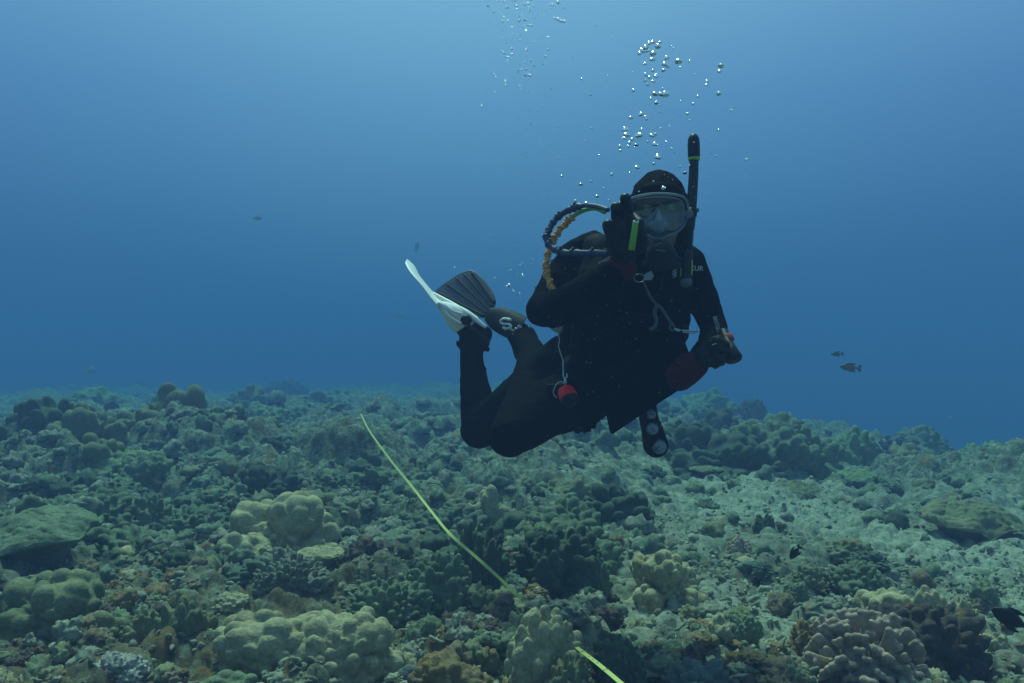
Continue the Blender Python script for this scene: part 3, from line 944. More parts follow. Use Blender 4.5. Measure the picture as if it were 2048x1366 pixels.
# loose coral rubble: uncountable
def build_rubble():
    r = np.random.default_rng(21)
    kinds = []
    for k in range(10):
        V, Fc = ico(2)
        rad = 1 + 0.45 * n3(V, 1.7, k + 3) + 0.5 * capf(V, fib(9, k), np.full(9, 0.55), r.uniform(0.2, 1, 9))
        kinds.append((V * rad[:, None] * np.array([1, r.uniform(0.5, 0.9), r.uniform(0.45, 0.8)]), Fc))
    for k in range(6):                     # finger fragments
        V, Fc = ico(2)
        W_ = V * np.array([2.2, 0.55, 0.5]); W_[:, 2] += 0.25 * np.sin(W_[:, 0] * 1.3 + k); W_ += 0.18 * np.stack([n3(V, 2.5, k + 30), n3(V, 2.5, k + 40), n3(V, 2.5, k + 50)], 1)
        kinds.append((W_, Fc))
    small = []
    for k in range(8):
        V, Fc = ico(1)
        small.append(((V + 0.35 * r.normal(0, 0.6, V.shape)) * np.array([r.uniform(0.9, 1.8), r.uniform(0.5, 0.9), r.uniform(0.5, 0.9)]), Fc))
    Vs, Fs, n = [], [], 0
    M = 30000
    py = 880 + (r.random(M) ** 0.75) * 540
    px = r.uniform(-250, 2300, M)
    d = (CZ - 0.02) * F / (py - 683)
    x = d * (px - 1024) / F
    z = H(x, d)
    clump = fbm(x, d, 0.5, 2, 91)
    for i in range(M):
        if clump[i] < -0.05 and r.random() < 0.8: continue
        if d[i] > 10: continue
        if d[i] < 3.3 and r.random() < 0.45: continue
        s = (0.0035 + 0.014 * r.random() ** 2.6) * (1 + 0.10 * max(0, d[i] - 3))
        V, Fc = kinds[r.integers(len(kinds))] if d[i] < 3.3 else small[r.integers(8)]
        q = Matrix.Rotation(r.uniform(0, 6.28), 3, 'Z') @ Matrix.Rotation(r.uniform(-0.7, 0.7), 3, 'X') @ Matrix.Rotation(r.uniform(-0.7, 0.7), 3, 'Y')
        Vs.append(V @ np.array(q).T * s + np.array([x[i], d[i], z[i] + s * 0.35]))
        Fs.append(Fc + n); n += len(V)
    o = link("coral_rubble", mesh_np("coral_rubble", np.concatenate(Vs), np.concatenate(Fs), M_rub))
    tag(o, "loose pale coral rubble strewn over the seabed", None, None, 'stuff')


build_rubble()

# ------------------------------------------------------------------ transect tape
tp = [(1272, 1392, 1.88), (1205, 1335, 2.03), (1160, 1300, 2.25), (1110, 1262, 2.80), (1050, 1206, 2.80), (1003, 1160, 2.85), (950, 1112, 2.9), (900, 1068, 3.15), (862, 1022, 3.6),
      (820, 968, 4.2), (785, 925, 4.8), (755, 885, 5.5), (735, 855, 6.2), (722, 828, 6.9)]
path = smooth_path([P(*p) for p in tp], 10)
tw = np.interp(np.linspace(0, 1, len(path)), [0, 0.2, 0.33, 0.42, 0.5, 0.62, 0.72, 1], [0.15, 0.2, 0.5, 1.0, 0.75, 0.35, 0.9, 0.6])
T_ = np.gradient(path, axis=0); T_ /= np.linalg.norm(T_, axis=1, keepdims=True)
side = np.cross(T_, [0, 0, 1.0]); side /= np.linalg.norm(side, axis=1, keepdims=True)
upv = np.cross(side, T_)
toc = np.array([0, 0, CZ]) - path; toc /= np.linalg.norm(toc, axis=1, keepdims=True)
wd = np.cos(tw)[:, None] * side + np.sin(tw)[:, None] * upv
nn = np.cross(T_, wd)
hw = np.interp(np.linspace(0, 1, len(path)), [0, 0.5, 1], [0.0060, 0.0048, 0.0056])[:, None]
tt = 0.0006
ring = [path - wd * hw - nn * tt, path + wd * hw - nn * tt, path + wd * hw + nn * tt, path - wd * hw + nn * tt]
V = np.stack(ring, 1).reshape(-1, 3)
Q = np.array([(i * 4 + j, i * 4 + (j + 1) % 4, (i + 1) * 4 + (j + 1) % 4, (i + 1) * 4 + j) for i in range(len(path) - 1) for j in range(4)])
tape = link("measuring_tape", mesh_np("measuring_tape", V, Q, M_tape, smooth=False))
tag(tape, "long thin yellow green measuring tape laid over the corals into the distance", "measuring tape")


def text_mesh(s, size):
    c = bpy.data.curves.new("t", 'FONT'); c.body = s; c.size = size; c.align_x = 'CENTER'; c.align_y = 'CENTER'; c.extrude = 0.0003
    o = bpy.data.objects.new("t", c); COL.objects.link(o)
    me = bpy.data.meshes.new_from_object(o.evaluated_get(bpy.context.evaluated_depsgraph_get()))
    bpy.data.objects.remove(o)
    return me


def set_frame(me, origin, xa, ya):
    xa, ya = Vector(xa).normalized(), Vector(ya).normalized()
    za = xa.cross(ya).normalized(); ya = za.cross(xa)
    M_ = Matrix.Identity(4)
    for i in range(3):
        M_[i][0], M_[i][1], M_[i][2], M_[i][3] = xa[i], ya[i], za[i], origin[i]
    me.transform(M_)
    return me


bm = bmesh.new()
for s, t in (("11", 0.075), ("1", 0.098), ("1", 0.112), ("1", 0.127), ("2", 0.148), ("7", 0.17), ("8", 0.193), ("9", 0.21), ("8", 0.30), ("9", 0.316), ("1", 0.332)):
    i = int(t * (len(path) - 1) * 1.0)
    me = text_mesh(s, 0.013)
    nsgn = 1 if nn[i].dot(toc[i]) > 0 else -1
    n_ = nn[i] * nsgn
    xa = wd[i]
    ya = np.cross(n_, xa)
    set_frame(me, path[i] + n_ * 0.0012, xa, ya)
    bm.from_mesh(me)
obj_bm("tape_print", bm, M_ink, tape, False)

# ------------------------------------------------------------------ the diver
person = empty("person", P(1180, 800, 2.95))
tag(person, "diver in a black wetsuit making an OK sign with one gloved hand", "person")


def px(n, d): return n * d / F


body = Blob()
# torso, leaning forward
body.ell(P(1278, 585, 2.80), (0.185, 0.14, 0.135))
body.ell(P(1270, 535, 2.76), (0.17, 0.11, 0.08))
body.limb([P(1278, 600, 2.82), P(1235, 695, 2.92), P(1165, 772, 3.04)], [0.14, 0.13, 0.125], flat=(1.18, 1, 1))
body.limb([P(1312, 520, 2.72), P(1316, 460, 2.66)], [0.07, 0.062])
# head
body.ell(P(1317, 410, 2.66), (0.078, 0.098, 0.10))
body.ell(P(1318, 458, 2.61), (0.060, 0.062, 0.055))
body.ell(P(1318, 482, 2.575), (0.036, 0.035, 0.028))
body.ell(P(1319, 440, 2.545), (0.014, 0.024, 0.020))
body.ell(P(1319, 425, 2.55), (0.009, 0.02, 0.03))
body.ell(P(1298, 402, 2.565), (0.026, 0.012, 0.008))
body.ell(P(1340, 402, 2.565), (0.026, 0.012, 0.008))
# right arm (left in the picture): shoulder, elbow out, forearm back up to the face
body.limb([P(1185, 515, 2.80), P(1160, 530, 2.80)], [0.085, 0.08])
body.limb([P(1165, 520, 2.80), P(1120, 570, 2.77), P(1084, 618, 2.72)], [0.078, 0.064, 0.050])
body.limb([P(1080, 622, 2.72), P(1110, 618, 2.67), P(1170, 585, 2.56), P(1226, 548, 2.44)], [0.046, 0.058, 0.052, 0.042])
# left arm: shoulder, elbow at the right, forearm towards the camera
body.limb([P(1370, 530, 2.76), P(1385, 560, 2.76)], [0.068, 0.062])
body.limb([P(1385, 550, 2.76), P(1408, 605, 2.74), P(1428, 655, 2.70)], [0.056, 0.050, 0.042])
body.limb([P(1428, 652, 2.70), P(1422, 688, 2.6), P(1392, 728, 2.47)], [0.042, 0.038, 0.036])
# leg with the white fin
body.limb([P(1140, 742, 3.05), P(1048, 806, 3.08), P(957, 860, 3.18)], [0.135, 0.108, 0.068])
body.limb([P(957, 862, 3.18), P(953, 800, 3.24), P(944, 725, 3.32), P(942, 690, 3.36)], [0.066, 0.062, 0.046, 0.044])
# leg with the dark fin, thigh towards the camera
body.limb([P(1165, 785, 3.02), P(1088, 822, 2.90), P(1018, 873, 2.78)], [0.118, 0.094, 0.068])
body.limb([P(1018, 873, 2.78), P(1060, 782, 3.0), P(1068, 716, 3.2), P(1048, 684, 3.3)], [0.067, 0.074, 0.060, 0.050])
bo = body.fuse("body", M_neo, 0.008, person, 6)
bo.data.materials.append(M_skin)
def wrinkle(o, f):
    """push the skin in and out along its normals"""
    n = len(o.data.vertices)
    co, no = np.empty(n * 3), np.empty(n * 3)
    o.data.vertices.foreach_get("co", co); o.data.vertices.foreach_get("normal", no)
    co, no = co.reshape(-1, 3), no.reshape(-1, 3)
    co = co + no * np.array([f(Vector(c)) for c in co])[:, None]
    o.data.vertices.foreach_set("co", co.ravel()); o.data.update()


ZN = P(0, 500, 2.66).z


def suit_fold(c):
    if c.y < 2.66 and c.z > ZN: return 0.0
    q = c * 13
    w = 1 - abs(mnoise.noise(Vector((q.x * 0.7, q.y * 0.7, q.z * 1.5)))) * 2.2
    return 0.0055 * max(0, w) ** 2 * (0.5 + mnoise.noise(c * 3.1 + Vector((5, 2, 1)))) + 0.002 * mnoise.noise(c * 40)


wrinkle(bo, suit_fold)
hc = P(1318, 440, 2.60)
for p in bo.data.polygons:
    c = p.center
    if c.y < 2.64 and (c - hc).length < 0.105 and hc.z - 0.085 < c.z < hc.z + 0.075 and abs(c.x - hc.x) < 0.075:
        p.material_index = 1
for ex in (1296, 1342):
    e = Blob(); V, Fc = ico(3)
    link("eye", mesh_np("eye", V * 0.0115 + np.array(P(ex, 416, 2.572)), Fc, M_eye), person)

# hood: shell over the skull and neck, open at the face
hood = Blob()
hood.ell(P(1317, 408, 2.672), (0.088, 0.105, 0.106))
hood.limb([P(1316, 455, 2.69), P(1312, 505, 2.72)], [0.074, 0.09])
hood.limb([P(1278, 480, 2.66), P(1272, 440, 2.63), P(1270, 400, 2.62), P(1290, 383, 2.592), P(1318, 379, 2.582), P(1345, 383, 2.592), P(1366, 400, 2.62), P(1366, 440, 2.63), P(1360, 480, 2.66)], [0.022] * 9)
hood.fuse("hood", M_neo, 0.005, person, 4)
# mask
mask = tag(empty("diving_mask", P(1316, 430, 2.52)), "clear diving mask with one wide lens over the diver's face", "diving mask")
mo = [(1266, 403), (1290, 396), (1318, 394), (1346, 396), (1364, 403), (1369, 424), (1364, 446), (1350, 458), (1336, 458), (1327, 445), (1320, 428), (1315, 419), (1309, 428), (1301, 444), (1290, 456), (1276, 454), (1266, 444), (1262, 424)]


def mface(x, y, off=0.0):
    return P(x, y, 2.515 + 0.00001 * (x - 1316) ** 2 + off)


tube("lens_rim", smooth_path([mface(*q) for q in mo], 5, True), 0.0023, M_sil, mask, 8, True)
lp = smooth_path([mface(*q, 0.002) for q in mo], 3, True)
bm = bmesh.new()
vs = [bm.verts.new(v) for v in lp]
fc = bm.faces.new(vs)
bmesh.ops.triangulate(bm, faces=[fc])
r_ = bmesh.ops.solidify(bm, geom=bm.faces[:], thickness=0.003)
obj_bm("lens", bm, M_lens, mask, False)
# outer silicone skirt: a ring running back to the face
sk_f = [(1259, 398), (1288, 389), (1318, 386), (1348, 388), (1370, 396), (1377, 422), (1370, 448), (1355, 464), (1338, 471), (1318, 478), (1298, 472), (1277, 462), (1260, 446), (1253, 422)]
f1 = smooth_path([mface(*q, 0.004) for q in sk_f], 5, True)
f2 = smooth_path([P(1317 + (x - 1317) * 0.94, 428 + (y - 428) * 0.94, 2.575 + 0.00002 * (x - 1317) ** 2) for x, y in sk_f], 5, True)
n_ = len(f1)
for nm, A, B_ in (("skirt", f1, f2),):
    mid = (A + B_) / 2
    V = np.concatenate([A, mid, B_, B_ * 0.0 + B_ + (np.array(P(1317, 430, 2.575)) - B_) * 0.06])
    Q = np.array([(k * n_ + i, k * n_ + (i + 1) % n_, (k + 1) * n_ + (i + 1) % n_, (k + 1) * n_ + i) for k in range(3) for i in range(n_)])
    so_ = link(nm, mesh_np(nm, V, Q, M_sil), mask)
    sm_ = so_.modifiers.new("s", 'SOLIDIFY'); sm_.thickness = 0.004
tube("frame", smooth_path([mface(*q, 0.001) for q in sk_f], 5, True), 0.0024, M_sil, mask, 8, True)
nose = Blob()
nose.limb([mface(1317, 424, -0.004), mface(1318, 446, -0.020), mface(1318, 456, -0.016)], [0.006, 0.014, 0.017])
nose.limb([mface(1308, 452, 0.0), mface(1328, 452, 0.0)], [0.016, 0.016])
nose.fuse("nose_pocket", M_nose, 0.003, mask, 3)
tube("strap", smooth_path([P(1258, 424, 2.55), P(1240, 420, 2.64), P(1262, 412, 2.76), P(1317, 405, 2.79), P(1370, 412, 2.76), P(1394, 420, 2.64), P(1373, 424, 2.55)], 8), 0.007, M_rub_b, mask, 8)
for bx in (1254, 1378):
    o = lathe("buckle", P(bx, 428, 2.535), P(bx, 428, 2.555), [(0, 0.010), (0.2, 0.013), (1, 0.013)], M_sil, mask, 16)

# chin skirt of pale silicone and regulator
reg = tag(empty("regulator", P(1322, 510, 2.50)), "black breathing regulator in the diver's mouth with hoses", "regulator")
lathe("front_cover", P(1322, 515, 2.455), P(1322, 512, 2.50), [(0, 0.012), (0.05, 0.030), (0.25, 0.041), (0.7, 0.044), (1, 0.04)], M_rub_b, reg)
lathe("second_stage", P(1322, 512, 2.5), P(1319, 494, 2.56), [(0, 0.042), (0.4, 0.036), (0.75, 0.02), (1, 0.018)], M_rub_b, reg)
ex = Blob()
ex.limb([P(1290, 530, 2.49), P(1322, 524, 2.485), P(1354, 530, 2.49)], [0.013, 0.022, 0.013])
ex.fuse("exhaust_tee", M_rub_b, 0.004, reg, 3)
tube("supply_hose", smooth_path([P(1346, 512, 2.5), P(1372, 522, 2.56), P(1374, 515, 2.70), P(1330, 470, 2.86), P(1260, 475, 2.9)], 8), 0.007, M_rub_b, reg)
tube("mouth_strap", smooth_path([P(1310, 500, 2.455), P(1330, 503, 2.452), P(1352, 508, 2.465)], 5), 0.002, M_grey, reg, 6)

# snorkel
sn = tag(empty("snorkel", P(1382, 480, 2.56)), "black snorkel with lime green bands standing beside the diver's head", "snorkel")
sp = smooth_path([P(1388, 315, 2.60), P(1387, 350, 2.59), P(1384, 400, 2.575), P(1380, 445, 2.56), P(1378, 457, 2.555)], 8)
tube("tube", sp, np.linspace(0.0135, 0.0155, len(sp)), M_snork, sn, 14)
lathe("top_cap", P(1388, 317, 2.60), P(1387, 267, 2.60), [(0, 0.0165), (0.08, 0.0178), (0.55, 0.0178), (0.78, 0.0165), (0.92, 0.012), (1, 0.004)], M_snork, sn)
lathe("green_band", P(1388, 321, 2.60), P(1388, 314, 2.60), [(0, 0.0150), (0.1, 0.0172), (0.9, 0.0172), (1, 0.015)], M_lime, sn)
cp = smooth_path([P(1378, 455, 2.555), P(1377, 480, 2.55), P(1375, 505, 2.548)], 24)
tube("corrugated_tube", cp, 0.0125 + 0.0026 * np.sin(np.arange(len(cp)) * 1.75), M_snork, sn, 14)
tube("lower_chamber", smooth_path([P(1375, 503, 2.548), P(1373, 530, 2.54), P(1372, 562, 2.535)], 6), 0.0165, M_snork, sn, 14)
lathe("purge_valve", P(1372, 560, 2.535), P(1372, 573, 2.53), [(0, 0.0165), (0.5, 0.0168), (0.9, 0.014), (1, 0.01)], M_grey, sn)
tube("green_strip", smooth_path([P(1384, 520, 2.528), P(1384, 535, 2.526), P(1383, 550, 2.524)], 4), 0.0028, M_lime, sn, 6)
tube("green_strip", smooth_path([P(1362, 537, 2.525), P(1361.5, 545, 2.522), P(1361, 553, 2.52)], 4), 0.0014, M_lime, sn, 6)
lathe("keeper", P(1381, 432, 2.565), P(1382, 418, 2.568), [(0, 0.018), (1, 0.018)], M_rub_b, sn)

# buoyancy vest
vest = tag(empty("buoyancy_vest", P(1250, 680, 2.75)), "black buoyancy vest with hanging pockets on the diver's chest", "dive vest")
vb = Blob()
vb.limb([P(1195, 500, 2.74), P(1200, 560, 2.70), P(1195, 660, 2.74), P(1185, 740, 2.84)], [0.05, 0.07, 0.08, 0.085])
vb.limb([P(1350, 520, 2.68), P(1345, 580, 2.68), P(1335, 660, 2.74), P(1290, 750, 2.84)], [0.04, 0.06, 0.065, 0.09])
vb.limb([P(1355, 645, 2.78), P(1352, 690, 2.8)], [0.03, 0.03])
vb.limb([P(1165, 740, 2.86), P(1240, 735, 2.80), P(1300, 730, 2.84)], [0.07, 0.06, 0.06])
vb.limb([P(1160, 640, 2.9), P(1145, 700, 2.98)], [0.05, 0.06])
vo = vb.fuse("bladder", M_vest, 0.008, vest, 5)
wrinkle(vo, lambda c: 0.012 * (0.5 - abs(mnoise.noise(Vector((c.x * 9, c.y * 9, c.z * 16))))) + 0.003 * mnoise.noise(c * 30))


def hem(pts, d, nm="pocket", seed=0):
    r = random.Random(seed)
    out = []
    for i in range(len(pts)):
        a, b = pts[i], pts[(i + 1) % len(pts)]
        for k in range(6):
            t = k / 6
            j = 2.2 if len(a) > 2 else 0.6
            out.append(P(a[0] + (b[0] - a[0]) * t + r.uniform(-j, j), a[1] + (b[1] - a[1]) * t + r.uniform(-j, j), d))
    return prism(nm, out, (0, 0.09, 0), M_vest, vest)


hem([(1095, 770), (1205, 765), (1208, 800), (1204, 832), (1192, 850, 1), (1190, 856, 1), (1170, 866, 1), (1148, 864, 1), (1120, 867, 1), (1101, 860), (1098, 850)], 2.80, seed=3)
hem([(1060, 790), (1105, 780), (1100, 868, 1), (1085, 872, 1), (1070, 862)], 2.86, seed=5)
for q in ([P(1210, 500, 2.665), P(1215, 560, 2.625), P(1212, 640, 2.655)], [P(1345, 525, 2.63), P(1340, 580, 2.615), P(1330, 650, 2.665)]):
    tube("shoulder_strap", smooth_path(q, 6), 0.012, M_grey if False else M_vest, vest, 8)
tube("chest_strap", smooth_path([P(1215, 625, 2.65), P(1270, 632, 2.64), P(1335, 628, 2.67)], 6), 0.012, M_vest, vest, 8)
# tank seen behind the right shoulder
tank = tag(empty("air_tank", P(1150, 600, 3.05)), "pale air tank strapped behind the diver's back", "air tank")
ta, tb = P(1196, 515, 2.96), P(1140, 640, 3.06)
lathe("cylinder", ta, tb, [(0, 0.018), (0.03, 0.03), (0.10, 0.07), (0.18, 0.086), (0.95, 0.088), (1.0, 0.075)], M_tank, tank, 32)
lathe("boot", P(1141, 632, 3.055), P(1135, 650, 3.075), [(0, 0.0905), (0.8, 0.0905), (1, 0.07)], M_tank, tank, 32)
lathe("valve", P(1204, 498, 2.945), ta, [(0, 0.012), (0.1, 0.022), (0.8, 0.022), (1, 0.018)], M_steel, tank)
# pale patches
for pts, d in (([(1207, 520), (1216, 514), (1215, 532), (1206, 542), (1196, 537), (1198, 524)], 2.60), ([(1290, 548), (1302, 541), (1308, 552), (1303, 560), (1287, 560)], 2.60), ([(1121, 548), (1129, 540), (1136, 549), (1130, 560), (1121, 558)], 2.735)):
    prism("label_patch", [P(x, y, d) for x, y in pts], (0, 0.006, 0), M_pale, vest)
# round chest emblem: ring, arc of strokes, bars
ec = P(1172, 575, 2.648)
def eoff(x, y): return np.array(P(1172 + x, 575 + y, 2.648 - 0.0012 * x))
emb = bmesh.new()
def add_tube(bm, path, rad, k=6, closed=False):
    V, Q, T = tube_np(path, rad, k, closed)
    vs = [bm.verts.new(v) for v in V]
    for f in list(Q) + list(T): bm.faces.new([vs[i] for i in f])
add_tube(emb, [eoff(13 * math.cos(t), 13 * math.sin(t)) for t in np.linspace(0.6, 5.9, 30)], 0.0011)
add_tube(emb, [eoff(8.5 * math.cos(t), 8.5 * math.sin(t)) for t in np.linspace(0.3, 6.2, 24)], 0.0007)
for yy, a, b in ((-4, -3, 10), (0, -6, 8), (3.5, -5, 5)):
    add_tube(emb, [eoff(a, yy), eoff((a + b) / 2, yy - 0.5), eoff(b, yy - 1)], 0.0009)
for t in np.linspace(1.6, 3.0, 6):
    add_tube(emb, [eoff(9.6 * math.cos(t), 9.6 * math.sin(t)), eoff(12 * math.cos(t), 12 * math.sin(t))], 0.0009)
obj_bm("chest_emblem", emb, M_print, person)
# shoulder lettering
me = text_mesh("CUR", 0.021)
set_frame(me, P(1393, 537, 2.665), (1, 0.12, 0.0), (0, -0.1, 1))
me.materials.append(M_print)
link("sleeve_lettering", me, person)


# gloves
def finger(B, pts, r0, r1):
    n = len(pts)
    B.limb(pts, list(np.linspace(r0, r1, n)), step=0.35)


gl_r = Blob()
D = 2.36
gl_r.limb([P(1240, 515, 2.42), P(1236, 490, 2.385)], [0.036, 0.034], flat=(1.05, 0.75, 1))
gl_r.ell(P(1232, 475, D + 0.01), (0.040, 0.021, 0.046))
gl_r.ell(P(1250, 492, D), (0.026, 0.022, 0.030))
finger(gl_r, [P(1246, 458, D), P(1249, 424, D + 0.002), P(1247, 408, D - 0.008), P(1244, 397, D - 0.026)], 0.0178, 0.0158)
finger(gl_r, [P(1230, 458, D), P(1227, 432, D), P(1226, 420, D - 0.012), P(1225, 415, D - 0.030)], 0.0178, 0.0158)
finger(gl_r, [P(1219, 478, D + 0.005), P(1211, 458, D), P(1208, 450, D - 0.012), P(1209, 449, D - 0.028)], 0.0172, 0.0145)
finger(gl_r, [P(1256, 462, D), P(1261, 436, D - 0.03), P(1272, 446, D - 0.052), P(1276, 464, D - 0.055)], 0.0165, 0.0135)
finger(gl_r, [P(1256, 505, D), P(1270, 496, D - 0.025), P(1281, 484, D - 0.045), P(1279, 475, D - 0.054)], 0.0185, 0.0140)
gl_r.ell(P(1236, 462, D - 0.004), (0.034, 0.019, 0.030))
go = gl_r.fuse("glove", M_rub_b, 0.0028, person, 4)
go.location.x += 0.009
cf = Blob()
cf.limb([P(1224, 545, 2.46), P(1240, 528, 2.43)], [0.042, 0.038])
cf.limb([P(1228, 545, 2.45), P(1252, 540, 2.43)], [0.036, 0.032])
cf.fuse("glove_cuff", M_red, 0.005, person, 4)
tube("finger_band", [P(1251 + 12 * math.cos(t), 404 + 2 * math.sin(t), D - 0.009 - 0.013 * math.sin(t)) for t in np.linspace(0, 6.28, 16)[:-1]], 0.0016, M_print, person, 6, True)

gl_l = Blob()
DL = 2.40
gl_l.limb([P(1388, 728, 2.46), P(1405, 716, 2.43)], [0.036, 0.034], flat=(1, 0.85, 1))
gl_l.ell(P(1416, 708, DL + 0.01), (0.034, 0.028, 0.032))
finger(gl_l, [P(1418, 690, DL), P(1436, 682, DL - 0.03), P(1452, 690, DL - 0.035), P(1450, 700, DL - 0.01)], 0.0142, 0.0115)
finger(gl_l, [P(1420, 702, DL), P(1438, 697, DL - 0.035), P(1452, 704, DL - 0.035), P(1449, 712, DL - 0.01)], 0.0142, 0.0115)
finger(gl_l, [P(1418, 714, DL), P(1432, 713, DL - 0.032), P(1445, 719, DL - 0.030), P(1443, 725, DL - 0.008)], 0.0138, 0.0112)
finger(gl_l, [P(1410, 722, DL), P(1422, 726, DL - 0.025), P(1432, 729, DL - 0.020), P(1431, 731, DL)], 0.0130, 0.0105)
finger(gl_l, [P(1405, 700, DL + 0.01), P(1420, 684, DL + 0.02), P(1438, 678, DL + 0.02)], 0.0160, 0.0120)
gl_l.fuse("glove", M_rub_b, 0.0028, person, 4)
cf = Blob()
cf.limb([P(1360, 752, 2.50), P(1376, 738, 2.47), P(1390, 729, 2.445)], [0.044, 0.046, 0.040])
cf.fuse("glove_cuff", M_red, 0.005, person, 4)


# fins
def loft(name, sections, mat, parent, nsub=6):
    """sections: lists of equal length, closed rings; smooth along the run"""
    S_ = np.array([[np.array(p) for p in s] for s in sections])
    m = S_.shape[1]
    rows = np.stack([smooth_path(S_[:, j], nsub) for j in range(m)], 1)
    n = len(rows)
    V = rows.reshape(-1, 3)
    Q = np.array([(i * m + j, i * m + (j + 1) % m, (i + 1) * m + (j + 1) % m, (i + 1) * m + j) for i in range(n - 1) for j in range(m)])
    V = np.concatenate([V, [rows[0].mean(0), rows[-1].mean(0)]])
    T = np.array([(n * m, (j + 1) % m, j) for j in range(m)] + [(n * m + 1, (n - 1) * m + j, (n - 1) * m + (j + 1) % m) for j in range(m)])
    return link(name, mesh_np(name, V, [Q, T], mat), parent)


def slab(A, B_, t):
    """flat ring between edge points A and B_ with thickness vector t"""
    A, B_, t = np.array(A), np.array(B_), np.array(t)
    ks = (0.02, 0.25, 0.5, 0.75, 0.98)
    up_ = [A + (B_ - A) * k + t * (1 if 0.1 < k < 0.9 else 0.6) for k in ks]
    dn_ = [A + (B_ - A) * k - t * (1 if 0.1 < k < 0.9 else 0.6) for k in ks[::-1]]
    return [A] + up_ + [B_] + dn_


fw = tag(empty("white_fin", P(925, 640, 3.36)), "white swim fin seen edge on, worn on the straight raised foot", "swim fin")
sec = []
for (ax, ay, ad), (bx, by, bd), t in (((814, 519, 3.50), (810, 526, 3.44), 0.003), ((829, 533, 3.53), (819, 542, 3.36), 0.003), ((839, 552, 3.53), (833, 559, 3.30), 0.0035), ((853, 570, 3.52), (849, 579, 3.28), 0.004),
                                   ((867, 586, 3.50), (864, 600, 3.27), 0.005), ((885, 598, 3.47), (878, 616, 3.28), 0.007)):
    sec.append(slab(P(ax, ay, ad), P(bx, by, bd), (0.5 * t, -0.2 * t, t)))
loft("blade", sec, M_finw, fw)


def ring_sec(c, ua, ub, k=16):
    c, ua, ub = np.array(c), np.array(ua), np.array(ub)
    return [c + ua * math.cos(t) + ub * math.sin(t) for t in np.linspace(0, 2 * math.pi, k + 1)[:-1]]


axw = (P(970, 668, 3.34) - P(885, 605, 3.38)).normalized()
perp = Vector((-axw.z, 0, axw.x)) * -1
dep = Vector((0, 1, 0))
fp = []
for (cx, cy), a, b in (((880, 607), 0.012, 0.10), ((897, 621), 0.034, 0.088), ((915, 636), 0.048, 0.066), ((930, 647), 0.050, 0.056), ((943, 654), 0.046, 0.052)):
    fp.append(ring_sec(P(cx, cy, 3.37), perp * a, dep * b))
loft("foot_pocket", fp, M_finw, fw)
for k, (q0, q1, q2) in enumerate((((884, 612), (900, 634), (922, 648)), ((889, 607), (905, 622), (922, 628)))):
    tube("rib", smooth_path([P(*q0, 3.30), P(*q1, 3.278), P(*q2, 3.30)], 6), 0.006, M_finw, fw, 8)
# straight white upper edge towards the ankle
tube("side_rail", smooth_path([P(866, 586, 3.42), P(905, 608, 3.36), P(940, 631, 3.325), (P(972, 655, 3.315))], 8), np.concatenate([np.linspace(0.005, 0.012, 16), np.linspace(0.012, 0.006, 9)]), M_finw, fw, 8)
lathe("strap_button", P(931, 640, 3.30), P(933, 640, 3.325), [(0, 0.012), (0.3, 0.020), (1, 0.021)], M_rub_b, fw, 20)
tube("fin_strap", smooth_path([P(934, 650, 3.305), P(958, 668, 3.31), P(974, 682, 3.34), P(974, 690, 3.37)], 6), 0.009, M_rub_b, fw, 8)
bt = Blob()
bt.limb([P(943, 700, 3.36), P(944, 675, 3.36)], [0.046, 0.05])
bt.limb([P(962, 672, 3.36), P(935, 655, 3.36), P(905, 632, 3.37)], [0.042, 0.046, 0.032])
bt.limb([P(966, 678, 3.36), P(968, 668, 3.36)], [0.030, 0.034])
bt.limb([P(966, 690, 3.35), P(975, 699, 3.35)], [0.014, 0.011])
bt.limb([P(916, 692, 3.35), P(913, 682, 3.35)], [0.007, 0.005])
bt.fuse("boot", M_neo, 0.006, person, 3)

fb = tag(empty("dark_fin", P(980, 620, 3.4)), "dark grey swim fin with a broad ribbed blade and white letter S", "swim fin")
# blade plane: outline traced, leaning away at the tip
def Pb(x, y, off=0.0):
    return P(x, y, 3.40 + 0.0016 * (1000 - x) * 0.6 + 0.0012 * (640 - y) - off)


out_b = [(872, 588), (876, 577), (890, 566), (904, 557), (918, 548), (934, 542), (944, 542), (958, 552), (972, 567), (984, 585), (990, 602), (988, 616), (979, 626), (972, 634), (962, 636), (930, 622), (898, 604)]
pl = smooth_path([Pb(*q) for q in out_b], 4, True)
prism("blade", pl, (0.003, 0.012, 0.004), M_finb, fb)
for (a, b, r) in (((876, 586), (968, 632), 0.006), ((893, 568), (976, 628), 0.004), ((912, 556), (980, 622), 0.004), ((928, 548), (985, 615), 0.004), ((944, 545), (989, 606), 0.006)):
    tube("rib", smooth_path([Pb(*a, 0.001), Pb((a[0] + b[0]) / 2, (a[1] + b[1]) / 2, 0.006), Pb(*b, 0.006)], 5), r, M_finp, fb, 8)
fpk = []
axb = (P(1058, 668, 3.34) - P(975, 630, 3.40)).normalized()
pb_ = Vector((-axb.z, 0, axb.x))
for (cx, cy), a, b, dd in (((974, 628), 0.026, 0.014, 3.40), ((990, 635), 0.046, 0.028, 3.39), ((1008, 643), 0.054, 0.042, 3.37), ((1026, 651), 0.056, 0.050, 3.35), ((1042, 659), 0.054, 0.05, 3.33)):
    fpk.append(ring_sec(P(cx, cy, dd), pb_ * a, dep * b))
loft("foot_pocket", fpk, M_finp, fb)
bt = Blob()
bt.limb([P(1056, 702, 3.26), P(1048, 680, 3.31), P(1034, 664, 3.38)], [0.056, 0.054, 0.046])
bt.limb([P(1054, 670, 3.33), P(1054, 682, 3.30)], [0.036, 0.040])
bt.limb([P(1066, 690, 3.26), P(1073, 686, 3.26)], [0.014, 0.008])
bt.fuse("boot", M_neo, 0.006, person, 3)
